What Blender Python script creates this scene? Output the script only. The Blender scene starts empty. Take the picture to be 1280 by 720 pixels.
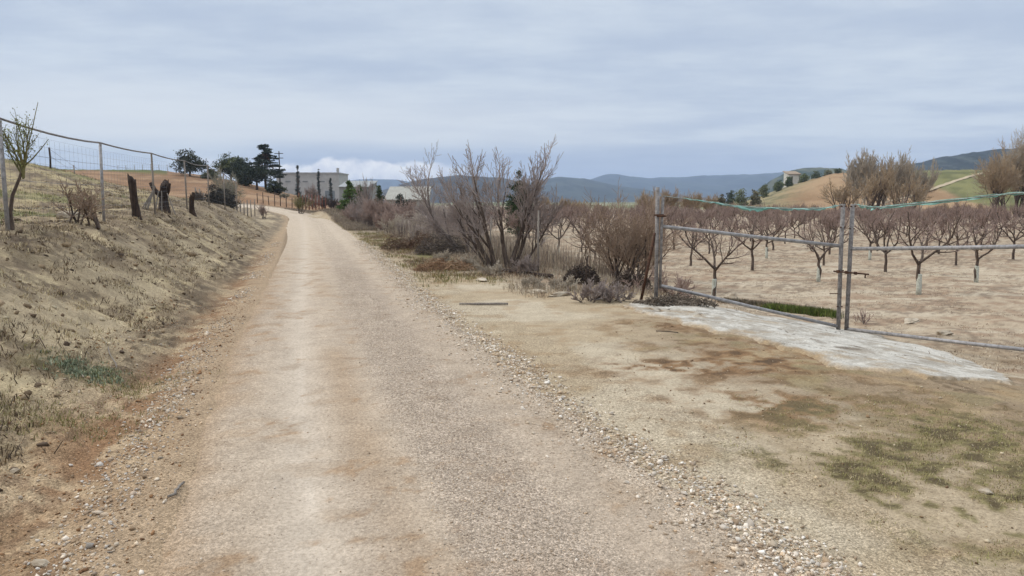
import bpy, math, random
import numpy as np
from mathutils import Vector

SC = bpy.context.scene
COL = SC.collection
PITCH = math.radians(6.66); FPX = 925.0; CAMH = 1.75
CP, SP = math.cos(PITCH), math.sin(PITCH)
KALB = 0.80

def lin(c):
    c = np.asarray(c, float) / 255.0
    return np.where(c <= 0.04045, c / 12.92, ((c + 0.055) / 1.055) ** 2.4)
def alb(r, g, b, k=None):
    return tuple(lin((r, g, b)) * (KALB if k is None else k))

# ---------------------------------------------------------------- noise
def _hash(ix, iy, seed):
    h = (ix.astype(np.int64) * 374761393 + iy.astype(np.int64) * 668265263 + seed * 1442695041) & 0xFFFFFFFF
    h = ((h ^ (h >> 13)) * 1274126177) & 0xFFFFFFFF
    h = (h ^ (h >> 16)) & 0xFFFFFFFF
    return h.astype(np.float64) / 4294967295.0
def vnoise(x, y, seed=0):
    xi = np.floor(x); yi = np.floor(y)
    fx = x - xi; fy = y - yi
    fx = fx * fx * (3 - 2 * fx); fy = fy * fy * (3 - 2 * fy)
    a = _hash(xi, yi, seed); b = _hash(xi + 1, yi, seed)
    c = _hash(xi, yi + 1, seed); d = _hash(xi + 1, yi + 1, seed)
    return a + (b - a) * fx + (c - a) * fy + (a - b - c + d) * fx * fy
def fbm(x, y, o=4, seed=0, g=0.5):
    s = 0; a = 1; t = 0
    for i in range(o):
        s = s + a * vnoise(x + 17.3 * i, y - 9.1 * i, seed + i); t += a
        a *= g; x = x * 2.03; y = y * 2.03
    return s / t          # 0..1, mean .5
def sst(a, b, x):
    t = np.clip((x - a) / (b - a), 0, 1)
    return t * t * (3 - 2 * t)
def mix(a, b, t):
    return a + (b - a) * t[..., None]

# ---------------------------------------------------------------- road centre line
_cp = np.array([(2.4, -8), (.73, 0), (-.19, 3.3), (-2.04, 9.56), (-7.12, 28.1), (-11.3, 43), (-15.3, 57), (-19.0, 68.5),
                (-25.0, 80.5), (-35, 92), (-58, 108), (-90, 122), (-150, 140)], float)
def _spline(P, n=14):
    out = []
    for i in range(len(P) - 1):
        p0 = P[max(i - 1, 0)]; p1 = P[i]; p2 = P[i + 1]; p3 = P[min(i + 2, len(P) - 1)]
        for k in range(n):
            t = k / n
            out.append(.5 * ((2 * p1) + (-p0 + p2) * t + (2 * p0 - 5 * p1 + 4 * p2 - p3) * t * t + (-p0 + 3 * p1 - 3 * p2 + p3) * t ** 3))
    out.append(P[-1])
    return np.array(out)
RC = _spline(_cp)
_seg = RC[1:] - RC[:-1]
_sl = np.hypot(_seg[:, 0], _seg[:, 1])
RS = np.concatenate([[0], np.cumsum(_sl)])
def road_info(x, y):
    """signed lateral distance (positive to the right of travel) and distance along the road"""
    x = np.asarray(x, float).ravel(); y = np.asarray(y, float).ravel()
    lat = np.full(x.shape, 999.0); s = np.zeros(x.shape)
    idx = np.nonzero((x * x + y * y) < 260 ** 2)[0]
    for c in range(0, len(idx), 20000):
        ii = idx[c:c + 20000]
        px = x[ii][:, None]; py = y[ii][:, None]
        dx = px - RC[None, :-1, 0]; dy = py - RC[None, :-1, 1]
        t = np.clip((dx * _seg[:, 0] + dy * _seg[:, 1]) / (_sl ** 2), 0, 1)
        ex = dx - t * _seg[:, 0]; ey = dy - t * _seg[:, 1]
        d2 = ex * ex + ey * ey
        k = np.argmin(d2, 1); r = np.arange(len(ii))
        cr = _seg[k, 0] * dy[r, k] - _seg[k, 1] * dx[r, k]
        lat[ii] = np.sqrt(d2[r, k]) * np.where(cr > 0, -1, 1)
        s[ii] = RS[k] + t[r, k] * _sl[k]
    return lat, s
S0 = 8.2     # arc length at the camera
def halfw(s):
    return 1.56 + .35 * sst(10, 60, s - S0) + .6 * sst(70, 95, s - S0)
def base_z(x, y):
    u = x / np.maximum(y, 1.0)
    return 1.25 * (1 - sst(-.36, -.18, u)) * sst(45, 95, y)
CR_PX = [-500, 0, 100, 200, 260, 310, 350, 400, 440]
CR_Z = [8.0, 8.0, 7.6, 7.6, 6.4, 4.6, 3.0, 1.2, 0]
def hills_z(x, y):
    yy = np.maximum(y, 1.0)
    px = 640 + FPX * x / yy * 1.007
    near0 = 84 - 24 * (1 - sst(110, 200, px))
    hb = np.interp(px, CR_PX, CR_Z) * sst(near0, 175, y) * (1 - sst(230, 600, y))
    hr = np.interp(px, [860, 905, 935, 985, 1040, 1100, 1300, 1800], [0, .6, 2.6, 8.0, 12.5, 13.5, 14, 14]) * sst(150, 275, y) * (1 - .6 * sst(600, 1600, y))
    far = (6 * (fbm(x / 300, y / 300, 3, 5) - .5)) * sst(250, 600, y)
    return hb + hr + far
def ground_z(x, y, fine=True, info=None):
    x = np.asarray(x, float).ravel(); y = np.asarray(y, float).ravel()
    lat, s = info if info is not None else road_info(x, y)
    sc = s - S0
    B = base_z(x, y)
    right = sst(0, 1, lat)
    zr = -.62 * sst(4.6, 9.6, lat) * (1 - sst(55, 85, sc)) * (lat < 900) - .62 * (lat > 900) * (x > -.2 * y)
    zr = np.where((lat > 0) & (sc >= 55) & (x > -.24 * y), -.62 * sst(4.6, 9.6, lat) , zr)
    # left bank
    bf = 1 - sst(44, 66, sc)
    toe = 2.5 - .3 * sst(5, 10, sc) + .35 * (fbm(sc * .35, sc * 0 + 3.3, 2, 8) - .5) * 2
    bank = 1.30 * sst(0, 1, (-lat - toe) / 3.0) * bf
    bank = bank + .05 * np.clip(-lat - 5.6, 0, 8) * bf * (lat > -40)
    knoll = 2.1 * np.exp(-(((x + 23) / 8.0) ** 2 + ((y - 28) / 10.0) ** 2))
    zl = np.where(lat < 0, bank + knoll, 0)
    gut = -.07 * np.exp(-((lat + 2.15) / .3) ** 2) * bf
    z = B + np.where(lat > 0, zr * right, 0) + zl + gut + hills_z(x, y)
    # mound of earth on the right of the bend
    z = z + .8 * np.exp(-(((x + 17.0) / 3.2) ** 2 + ((y - 76) / 9.0) ** 2))
    if fine:
        rr = np.hypot(x, y)
        off = np.abs(lat)
        rough = np.where(lat < -2.4, .11, np.where(lat > 5, .07, .025)) * sst(1.6, 3.5, off)
        rough = rough * (1 + rr / 60)
        z = z + rough * (fbm(x * .9, y * .9, 4, 21) - .5) * 1.6
        near = 1 - sst(30, 60, rr)
        z = z + near * np.where(lat < -2.2, .13, .02) * (fbm(x * 4.0, y * 4.0, 4, 31, .6) - .5)
    return z
def gz(x, y):
    return float(ground_z([x], [y])[0])
def ray(px, py):
    u = (px - 640) / FPX; v = (360 - py) / FPX
    return np.array([u, CP + v * SP, -SP + v * CP])
def at_depth(px, py, Y):
    d = ray(px, py); t = Y / d[1]
    return Vector((d[0] * t, Y, CAMH + d[2] * t))
def hit(px, py):
    d = ray(px, py)
    t = np.geomspace(2.0, 420, 900)
    x = d[0] * t; y = d[1] * t; z = CAMH + d[2] * t
    g = ground_z(x, y)
    k = np.nonzero(z <= g)[0]
    k = k[0] if len(k) else len(t) - 1
    if k == 0: k = 1
    a = z[k - 1] - g[k - 1]; b = z[k] - g[k]
    f = a / (a - b) if a != b else 0
    tt = t[k - 1] + f * (t[k] - t[k - 1])
    X, Y = d[0] * tt, d[1] * tt
    return Vector((X, Y, gz(X, Y)))
def on(px, Y, dz=0):
    d = ray(px, 255); t = Y / d[1]
    X = d[0] * t
    return Vector((X, Y, gz(X, Y) + dz))

# ---------------------------------------------------------------- object helpers
def mesh_np(name, V, F, mat, parent=None, loc=(0, 0, 0), attrs=None, smooth=False, nper=None):
    """V (n,3); F (m,k) int array with k = 3 or 4, or a list of lists"""
    me = bpy.data.meshes.new(name)
    V = np.asarray(V, np.float32)
    if isinstance(F, list):
        me.from_pydata([tuple(v) for v in V], [], F)
    else:
        F = np.asarray(F, np.int32); m, k = F.shape
        me.vertices.add(len(V)); me.vertices.foreach_set('co', V.ravel())
        me.loops.add(m * k); me.loops.foreach_set('vertex_index', F.ravel())
        me.polygons.add(m)
        me.polygons.foreach_set('loop_start', np.arange(0, m * k, k, dtype=np.int32))
        me.polygons.foreach_set('loop_total', np.full(m, k, np.int32))
        me.update(calc_edges=True)
    if attrs:
        for an, arr in attrs.items():
            arr = np.asarray(arr, np.float32)
            if arr.ndim == 2:
                a4 = np.ones((len(arr), 4), np.float32); a4[:, :3] = arr[:, :3]
                at = me.attributes.new(an, 'FLOAT_COLOR', 'POINT'); at.data.foreach_set('color', a4.ravel())
            else:
                at = me.attributes.new(an, 'FLOAT', 'POINT'); at.data.foreach_set('value', arr)
    if smooth:
        me.polygons.foreach_set('use_smooth', np.ones(len(me.polygons), bool))
    if mat: me.materials.append(mat)
    o = bpy.data.objects.new(name, me); COL.objects.link(o)
    o.location = loc
    if parent: o.parent = parent
    return o
def thing(name, label, cat, loc=(0, 0, 0), group=None, rz=0):
    o = bpy.data.objects.new(name, None); COL.objects.link(o)
    o.empty_display_size = .2
    o.location = loc; o.rotation_euler = (0, 0, rz)
    return tag(o, label, cat, group)
def tag(o, label=None, cat=None, group=None, kind=None):
    if label: o['label'] = label
    if cat: o['category'] = cat
    if group: o['group'] = group
    if kind: o['kind'] = kind
    return o
def copy_tree(o, parent=None):
    c = o.copy(); COL.objects.link(c)
    if parent: c.parent = parent
    for ch in list(o.children): copy_tree(ch, c)
    return c

class Geo:
    def __init__(s): s.V = []; s.F = []; s.n = 0
    def add(s, V, F):
        s.V.append(np.asarray(V, float)); s.F += [[i + s.n for i in f] for f in F]; s.n += len(V)
    def tube(s, pts, rad, sides=6, cap=True):
        pts = [Vector(p) for p in pts]
        if np.isscalar(rad): rad = [rad] * len(pts)
        V = []; F = []
        t0 = (pts[1] - pts[0]).normalized()
        ref = Vector((0, 0, 1)) if abs(t0.z) < .9 else Vector((1, 0, 0))
        a = t0.cross(ref).normalized()
        for i, p in enumerate(pts):
            t = (pts[min(i + 1, len(pts) - 1)] - pts[max(i - 1, 0)])
            if t.length < 1e-9: t = t0
            t = t.normalized()
            a = (a - t * a.dot(t))
            if a.length < 1e-6: a = t.orthogonal()
            a.normalize(); b = t.cross(a)
            for k in range(sides):
                an = 2 * math.pi * k / sides
                q = p + (a * math.cos(an) + b * math.sin(an)) * rad[i]
                V.append(q[:])
        for i in range(len(pts) - 1):
            for k in range(sides):
                k2 = (k + 1) % sides
                F.append([i * sides + k, i * sides + k2, (i + 1) * sides + k2, (i + 1) * sides + k])
        if cap and sides > 2:
            F.append(list(range(sides))[::-1]); F.append([(len(pts) - 1) * sides + k for k in range(sides)])
        s.add(V, F); return s
    def box(s, c, d, rz=0, bev=0):
        x, y, z = [v / 2 for v in d]; cr, sr = math.cos(rz), math.sin(rz)
        V = []
        for sx, sy, sz in [(-1, -1, -1), (1, -1, -1), (1, 1, -1), (-1, 1, -1), (-1, -1, 1), (1, -1, 1), (1, 1, 1), (-1, 1, 1)]:
            X, Y = sx * x, sy * y
            V.append((c[0] + X * cr - Y * sr, c[1] + X * sr + Y * cr, c[2] + sz * z))
        s.add(V, [[3, 2, 1, 0], [4, 5, 6, 7], [0, 1, 5, 4], [1, 2, 6, 5], [2, 3, 7, 6], [3, 0, 4, 7]]); return s
    def build(s, name, mat, parent=None, loc=(0, 0, 0), smooth=False):
        V = np.concatenate(s.V) if s.V else np.zeros((0, 3))
        return mesh_np(name, V, s.F, mat, parent, loc, smooth=smooth)

# ---------------------------------------------------------------- materials
def nodes(name):
    m = bpy.data.materials.new(name); m.use_nodes = True
    nt = m.node_tree
    return m, nt, nt.nodes['Principled BSDF']
def N(nt, t, **kw):
    n = nt.nodes.new(t)
    for k, v in kw.items():
        if k in n.inputs: n.inputs[k].default_value = v
        else: setattr(n, k, v)
    return n
def ramp(nt, fac, stops):
    r = nt.nodes.new('ShaderNodeValToRGB'); e = r.color_ramp.elements
    while len(e) < len(stops): e.new(.5)
    for el, (p, c) in zip(e, stops):
        el.position = p; el.color = (*c, 1) if len(c) == 3 else c
    nt.links.new(fac, r.inputs[0]); return r.outputs[0]
def mul(nt, a, b):
    n = nt.nodes.new('ShaderNodeMixRGB'); n.blend_type = 'MULTIPLY'; n.inputs[0].default_value = 1
    nt.links.new(a, n.inputs[1])
    nt.links.new(b, n.inputs[2]); return n.outputs[0]
def mat_soil(name, fine=1.0):
    m, nt, b = nodes(name); L = nt.links.new
    at = N(nt, 'ShaderNodeAttribute', attribute_name='col')
    gv = N(nt, 'ShaderNodeAttribute', attribute_name='grav')
    tc = N(nt, 'ShaderNodeTexCoord')
    n1 = N(nt, 'ShaderNodeTexNoise', Scale=3.2, Detail=5.0, Roughness=.65); L(tc.outputs['Object'], n1.inputs['Vector'])
    n2 = N(nt, 'ShaderNodeTexNoise', Scale=38.0, Detail=4.0, Roughness=.75); L(tc.outputs['Object'], n2.inputs['Vector'])
    c1 = ramp(nt, n1.outputs['Fac'], [(.3, (.86, .855, .85)), (.7, (1.12, 1.12, 1.12))])
    c2 = ramp(nt, n2.outputs['Fac'], [(.28, (.68, .66, .64)), (.5, (1, 1, 1)), (.72, (1.25, 1.25, 1.25))])
    col = mul(nt, mul(nt, at.outputs['Color'], c1), c2)
    outs = []
    vs = []
    for sc in (75.0, 170.0):
        v = N(nt, 'ShaderNodeTexVoronoi', Scale=sc, Randomness=1.0); L(tc.outputs['Object'], v.inputs['Vector'])
        sep = N(nt, 'ShaderNodeSeparateColor'); L(v.outputs['Color'], sep.inputs[0])
        cv = ramp(nt, sep.outputs[0], [(0, (.66, .64, .62)), (.5, (.97, .97, .96)), (1, (1.36, 1.36, 1.37))])
        mx = N(nt, 'ShaderNodeMixRGB'); mx.blend_type = 'MULTIPLY'
        L(gv.outputs['Fac'], mx.inputs[0]); L(col, mx.inputs[1]); L(cv, mx.inputs[2]); col = mx.outputs[0]
        vs.append(v)
    L(col, b.inputs['Base Color'])
    b.inputs['Roughness'].default_value = .95
    b.inputs['Specular IOR Level'].default_value = .15
    ad = N(nt, 'ShaderNodeMath', operation='MULTIPLY'); L(vs[0].outputs['Distance'], ad.inputs[0]); L(gv.outputs['Fac'], ad.inputs[1])
    sm = N(nt, 'ShaderNodeMath', operation='SUBTRACT'); L(n2.outputs['Fac'], sm.inputs[0]); L(ad.outputs[0], sm.inputs[1])
    bp = N(nt, 'ShaderNodeBump', Strength=.8, Distance=.012 * fine); L(sm.outputs[0], bp.inputs['Height'])
    L(bp.outputs[0], b.inputs['Normal'])
    return m
def mat_attr(name, rough=.9, transl=False, var=.25):
    m, nt, b = nodes(name); L = nt.links.new
    at = N(nt, 'ShaderNodeAttribute', attribute_name='col')
    oi = N(nt, 'ShaderNodeTexCoord'); n = N(nt, 'ShaderNodeTexNoise', Scale=9.0, Detail=3.0); L(oi.outputs['Object'], n.inputs['Vector'])
    c = ramp(nt, n.outputs['Fac'], [(.3, (1 - var,) * 3), (.7, (1 + var,) * 3)])
    L(mul(nt, at.outputs['Color'], c), b.inputs['Base Color'])
    b.inputs['Roughness'].default_value = rough; b.inputs['Specular IOR Level'].default_value = .2
    return m
def mat_plain(name, c1, c2, scale=8.0, rough=.85, metal=0.0, stretch=(1, 1, 1), bump=.3, bdist=.01, spec=.3, c3=None, lo=.35, hi=.65):
    m, nt, b = nodes(name); L = nt.links.new
    tc = N(nt, 'ShaderNodeTexCoord'); mp = N(nt, 'ShaderNodeMapping'); mp.inputs['Scale'].default_value = stretch
    L(tc.outputs['Object'], mp.inputs[0])
    n = N(nt, 'ShaderNodeTexNoise', Scale=scale, Detail=6.0, Roughness=.68); L(mp.outputs[0], n.inputs['Vector'])
    st = [(lo, c1), (hi, c2)] + ([(min(hi + .12, .98), c3)] if c3 else [])
    L(ramp(nt, n.outputs['Fac'], st), b.inputs['Base Color'])
    b.inputs['Roughness'].default_value = rough; b.inputs['Metallic'].default_value = metal
    b.inputs['Specular IOR Level'].default_value = spec
    if bump:
        bp = N(nt, 'ShaderNodeBump', Strength=bump, Distance=bdist); L(n.outputs['Fac'], bp.inputs['Height']); L(bp.outputs[0], b.inputs['Normal'])
    return m
M = {}
M['soil'] = mat_soil('soil'); M['road'] = mat_soil('road_gravel')
M['stone'] = mat_attr('stones', .9); M['blade'] = mat_attr('dry_blades', .85); M['leaf'] = mat_attr('leaves', .7)
M['bark_grey'] = mat_plain('bark_grey', alb(86, 76, 70), alb(132, 118, 110), 14, .95, stretch=(1, 1, .3))
M['bark_dark'] = mat_plain('bark_dark', alb(68, 57, 50), alb(116, 100, 88), 18, .95, stretch=(1, 1, .3))
M['twig_grey'] = mat_plain('twig_grey', alb(146, 131, 124), alb(182, 167, 158), 3, .9, bump=0)
M['twig_red'] = mat_plain('twig_red', alb(148, 124, 112), alb(184, 160, 146), 2, .9, bump=0)
M['twig_brown'] = mat_plain('twig_brown', alb(164, 142, 114), alb(196, 172, 142), 1.2, .9, bump=0)
M['twig_pale'] = mat_plain('twig_pale', alb(176, 162, 144), alb(204, 190, 170), 1.2, .9, bump=0)
M['paint_white'] = mat_plain('lime_wash', alb(170, 172, 154), alb(216, 216, 204), 20, .9)
M['galv'] = mat_plain('galvanised_steel', alb(134, 130, 128), alb(182, 178, 176), 14, .6, .25, spec=.4, bump=.2, bdist=.002, c3=alb(150, 134, 118))
M['galv_old'] = mat_plain('weathered_steel', alb(112, 106, 102), alb(166, 160, 156), 16, .75, .12, bump=.3, bdist=.003, c3=alb(120, 92, 72))
M['rust'] = mat_plain('rusty_iron', alb(62, 44, 36), alb(110, 78, 60), 25, .85, .2, bump=.5, bdist=.003)
M['rust_red'] = mat_plain('rusty_red_iron', alb(104, 66, 54), alb(140, 94, 78), 6, .85, .1, bump=0)
M['wood_grey'] = mat_plain('weathered_wood', alb(112, 102, 94), alb(162, 152, 140), 12, .9, stretch=(3, 3, .4))
M['wood_dark'] = mat_plain('charred_wood', alb(40, 32, 28), alb(78, 62, 52), 14, .95, stretch=(1, 1, .35), bump=.9, bdist=.03)
M['conc'] = mat_plain('concrete', alb(150, 136, 118), alb(204, 196, 182), 16, .95, bump=.35, bdist=.006, c3=alb(220, 214, 204), lo=.30, hi=.46, spec=.1)
M['wire'] = mat_plain('steel_wire', alb(110, 112, 116), alb(140, 142, 146), 30, .6, .4, bump=0)
M['rock'] = mat_plain('rock', alb(150, 132, 110), alb(206, 192, 170), 6, .95, bump=.8, bdist=.03)
M['net'] = mat_plain('green_net', alb(92, 150, 132), alb(176, 214, 204), 9, .6, bump=0, stretch=(1, 1, 4))
M['rope'] = mat_plain('rope', alb(128, 132, 126), alb(178, 180, 172), 40, .9, bump=0)
M['twig_brown_red'] = mat_plain('twig_brown_red', alb(144, 121, 102), alb(178, 154, 132), 2, .9, bump=0)
M['twig_olive'] = mat_plain('twig_olive', alb(104, 98, 62), alb(140, 132, 88), 4, .9, bump=0)
M['twig_pale_olive'] = mat_plain('twig_pale_olive', alb(146, 140, 120), alb(180, 172, 152), 2, .9, bump=0)
M['twig_dark'] = mat_plain('twig_dark', alb(84, 72, 66), alb(118, 104, 94), 2, .9, bump=0)
M['twig_orchard'] = mat_plain('twig_orchard', alb(134, 111, 101), alb(168, 145, 133), 2, .9, bump=0)

# ================================================================ the ground sheet
def C(r, g, b): return np.array(alb(r, g, b))
P_patch = {k: hit(*v) for k, v in dict(b1=(880, 458), b2=(1010, 512), b3=(960, 440), m1=(1180, 545), m2=(1260, 640), m3=(1100, 590), bl=(860, 405)).items()}
def blob(x, y, c, rx, ry, ang=0.0):
    dx = x - c.x; dy = y - c.y; ca, sa = math.cos(ang), math.sin(ang)
    return np.exp(-(((dx * ca + dy * sa) / rx) ** 2 + ((-dx * sa + dy * ca) / ry) ** 2))
def ground_cols(x, y, lat, s):
    sc = s - S0; r = np.hypot(x, y); yy = np.maximum(y, 1.0)
    px = 640 + FPX * x / yy * 1.007
    n1 = fbm(x * .8, y * .8, 4, 41); n2 = fbm(x * 3.1, y * 3.1, 4, 42); n3 = fbm(x * .12, y * .12, 3, 43); n4 = fbm(x * 9, y * 9, 3, 44)
    one = np.ones_like(x)
    hw = halfw(s)
    # right verge / yard
    col = one[:, None] * C(182, 163, 135)
    col = mix(col, C(194, 178, 153), sst(.5, .68, n1))
    dk = sst(3.0, 4.3, lat + 1.6 * (n1 - .5) + .7 * (n2 - .5)) * (1 - sst(9.0, 11.0, sc))
    col = mix(col, C(148, 127, 101), dk * .85)
    col = mix(col, C(104, 86, 65), dk * sst(.52, .64, n4 * .6 + n2 * .4) * .75)
    col = mix(col, C(172, 150, 116), dk * sst(.56, .68, fbm(x * 2.1, y * 2.1, 4, 49)) * .7)
    col = mix(col, C(118, 114, 68), dk * sst(.54, .64, fbm(x * 1.7, y * 1.7, 5, 50, .65)) * .3)
    col = mix(col, C(160, 132, 98), sst(.52, .7, n2) * .45)
    bare = np.clip(blob(x, y, P_patch['b1'], 1.1, .45) + blob(x, y, P_patch['b2'], 1.1, .6, -.4) + .8 * blob(x, y, P_patch['b3'], .9, .7) + .6 * blob(x, y, P_patch['bl'], 1.0, .6), 0, 1)
    col = mix(col, C(142, 110, 78), np.clip(bare * 1.5 * sst(.36, .60, n2 * .55 + n4 * .45), 0, 1))
    col = mix(col, C(98, 78, 58), np.clip(bare * sst(.52, .66, n4 * .5 + n2 * .5) * 1.2, 0, 1))
    moss = np.clip(blob(x, y, P_patch['m1'], .9, .7, -.5) + blob(x, y, P_patch['m2'], 1.0, .6, -.8) + .6 * blob(x, y, P_patch['m3'], .7, .4, -.6), 0, 1)
    moss = np.where(lat > 4.2, np.maximum(moss, .0), moss)
    col = mix(col, C(144, 125, 97), np.clip(moss * 1.2 * sst(.34, .6, n1 * .25 + n2 * .4 + n4 * .35), 0, .9))
    col = mix(col, C(132, 124, 80), np.clip(moss * 1.3 * sst(.49, .6, n2 * .45 + n4 * .55), 0, .7))
    col = mix(col, C(88, 74, 56), np.clip(moss * 1.2 * sst(.55, .68, n4 * .6 + n2 * .4), 0, .8))
    # hedge line litter
    hed = sst(3.6, 4.6, lat + 1.2 * (n1 - .5) + 1.7 * sst(16, 22, sc)) * (1 - sst(6.4, 7.6, lat)) * sst(12.6, 14.5, sc - .15 * lat)
    hl = C(150, 130, 108)[None, :] * (.7 + .6 * n2)[:, None]
    col = mix(col, hl, hed)
    gr = sst(1.9, 2.5, lat) * (1 - sst(3.2, 4.2, lat)) * sst(17, 23, sc) * sst(.40, .56, n2 * .5 + n1 * .5)
    col = mix(col, C(122, 118, 76), gr * .8)
    far_v = sst(1.7, 2.3, lat) * sst(28, 45, sc) * (lat < 900)
    col = mix(col, C(158, 142, 122)[None, :] * (.75 + .5 * n2)[:, None], far_v * .85)
    # orchard floor
    orch = sst(6.2, 7.4, lat + (n1 - .5)) * np.where(sc < 12, sst(.0, 1.2, (y - 7.6) + (x - 5.0) * 1.2), 1)
    oc = one[:, None] * C(184, 165, 140)
    oc = mix(oc, C(164, 140, 116), sst(.45, .62, n2)); oc = mix(oc, C(200, 184, 160), sst(.52, .7, fbm(x * .5, y * 1.6, 4, 47)) * .8)
    oc = mix(oc, C(126, 108, 90), sst(.5, .64, n4 * .6 + n1 * .4) * .7)
    near_o = (1 - sst(10.5, 13.5, y + .25 * (x - 5))) * sst(3, 5, x)
    oc = mix(oc, C(140, 118, 90), near_o * .8 * sst(.3, .6, n1))
    col = mix(col, oc, orch)
    # left of the road
    L = lat < 0
    bank = one[:, None] * C(168, 149, 120)
    q = fbm(x * 1.5 + y * .4, y * 1.1, 4, 61)
    bank = mix(bank, C(198, 178, 142), sst(.52, .66, q))
    bank = mix(bank, C(126, 108, 88), sst(.45, .60, n2) * .65)
    bank = mix(bank, C(96, 82, 68), sst(.50, .62, fbm(x * 2.3, y * 1.7, 5, 63, .6)) * .6)
    bank = mix(bank, C(80, 66, 54), sst(.54, .63, n4 * .55 + n1 * .45) * .7)
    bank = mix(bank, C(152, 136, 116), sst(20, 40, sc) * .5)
    top = sst(5.4, 6.6, -lat)
    bank = mix(bank, C(190, 172, 130), top * .6 * sst(.42, .58, q))
    bank = mix(bank, C(124, 122, 78), top * sst(.54, .68, fbm(x * .45, y * .45, 3, 66)) * .75)
    greenlow = np.exp(-((-lat - 3.0) / .55) ** 2) * (1 - sst(6.5, 9, sc)) * sst(2.5, 4.0, sc)
    bank = mix(bank, C(112, 108, 66), greenlow * sst(.45, .6, n2 * .5 + n1 * .5) * .8)
    edge = 1 - sst(.0, .55, -lat - hw + .5 * (n2 - .5) + .3 * (n1 - .5))
    sh = 1 - sst(2.5, 3.1, -lat + .5 * (n1 - .5) + .6 * sst(5, 10, sc))
    shc = mix(one[:, None] * C(188, 164, 132), C(166, 139, 108), sst(.45, .65, n2)); shc = mix(shc, C(128, 102, 80), sst(.55, .68, n4) * .6)
    shc = mix(shc, C(146, 112, 82), np.exp(-((-lat - 2.15) / .26) ** 2) * sst(3.5, 6, sc) * (1 - sst(20, 32, sc)) * sst(.34, .55, n2) * .9)
    shc = mix(shc, C(178, 156, 126), sst(26, 44, sc) * .8)
    shc = mix(shc, C(176, 152, 124), edge)
    bank = mix(bank, shc, sh)
    pal = sst(2.6, 3.0, -lat) * (1 - sst(3.6, 4.6, -lat)) * sst(5.5, 9, sc)
    bank = mix(bank, C(204, 184, 150), pal * sst(.45, .6, n1) * .6)
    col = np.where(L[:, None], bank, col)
    # ploughed hill on the left
    plough = np.maximum(sst(66, 74, sc) * sst(2.8, 4.5, lat) * (px < 470) * (lat < 900), 0)
    plough = np.maximum(plough, (lat > 900) * (px < 470) * (y > 60))
    plough = np.maximum(plough, sst(14, 17, -lat) * sst(40, 46, y) * (px < 260) * (lat < 0))
    plough = plough * (1 - sst(402, 436, px)) * (y > 30)
    pc = mix(one[:, None] * C(150, 116, 86), C(170, 138, 106), sst(.42, .62, fbm(x * .05, y * .16, 4, 71)))
    pc = mix(pc, C(126, 97, 72), sst(.5, .65, fbm(x * .3, y * .5, 4, 72)) * .6)
    gl = sst(140, 160, y + 10 * (n3 - .5)) * (px < 212)
    pc = mix(pc, C(92, 104, 56), gl * .9)
    col = mix(col, pc, plough)
    # far right hill: tawny field, green field
    hl = (px > 890) * sst(135, 150, y)
    hc = mix(one[:, None] * C(172, 142, 108), C(152, 122, 90), sst(.4, .62, fbm(x * .03, y * .03, 4, 81)))
    scr = 1 - sst(930, 1000, px - (y - 150) * .35 + 40 * (n3 - .5))
    hc = mix(hc, C(140, 108, 78), sst(.5, .66, fbm(x * .12, y * .3, 5, 85, .6)) * .55)
    hc = mix(hc, C(150, 140, 104), scr * .85)
    hc = mix(hc, C(104, 100, 72), scr * sst(.5, .62, fbm(x * .25, y * .25, 4, 86)) * .8)
    linepx = 1290 - (y - 150) * 2.1
    green = sst(-10, 6, px - linepx + 30 * (fbm(x * .06, y * .06, 4, 87) - .5)) * (px > 1050)
    hc = mix(hc, mix(one[:, None] * C(104, 104, 66), C(134, 130, 84), sst(.4, .62, fbm(x * .07, y * .15, 5, 83, .6))), green)
    col = mix(col, hc, hl)
    # far plain
    fp = sst(150, 240, y) * (px > 436) * (px <= 890)
    pl = mix(one[:, None] * C(172, 160, 138), C(130, 132, 96), sst(.45, .6, fbm(x / 60, y / 160, 3, 91)))
    col = mix(col, pl, fp)
    col = mix(col, one[:, None] * C(110, 116, 84), sst(350, 700, r) * .7)
    grav = np.where(lat < 0, np.where(-lat < 3, .75, .35), np.where(lat < 2.4, .8, .3)) * (1 - orch * .4)
    return np.clip(col, .01, .95), grav

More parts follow.
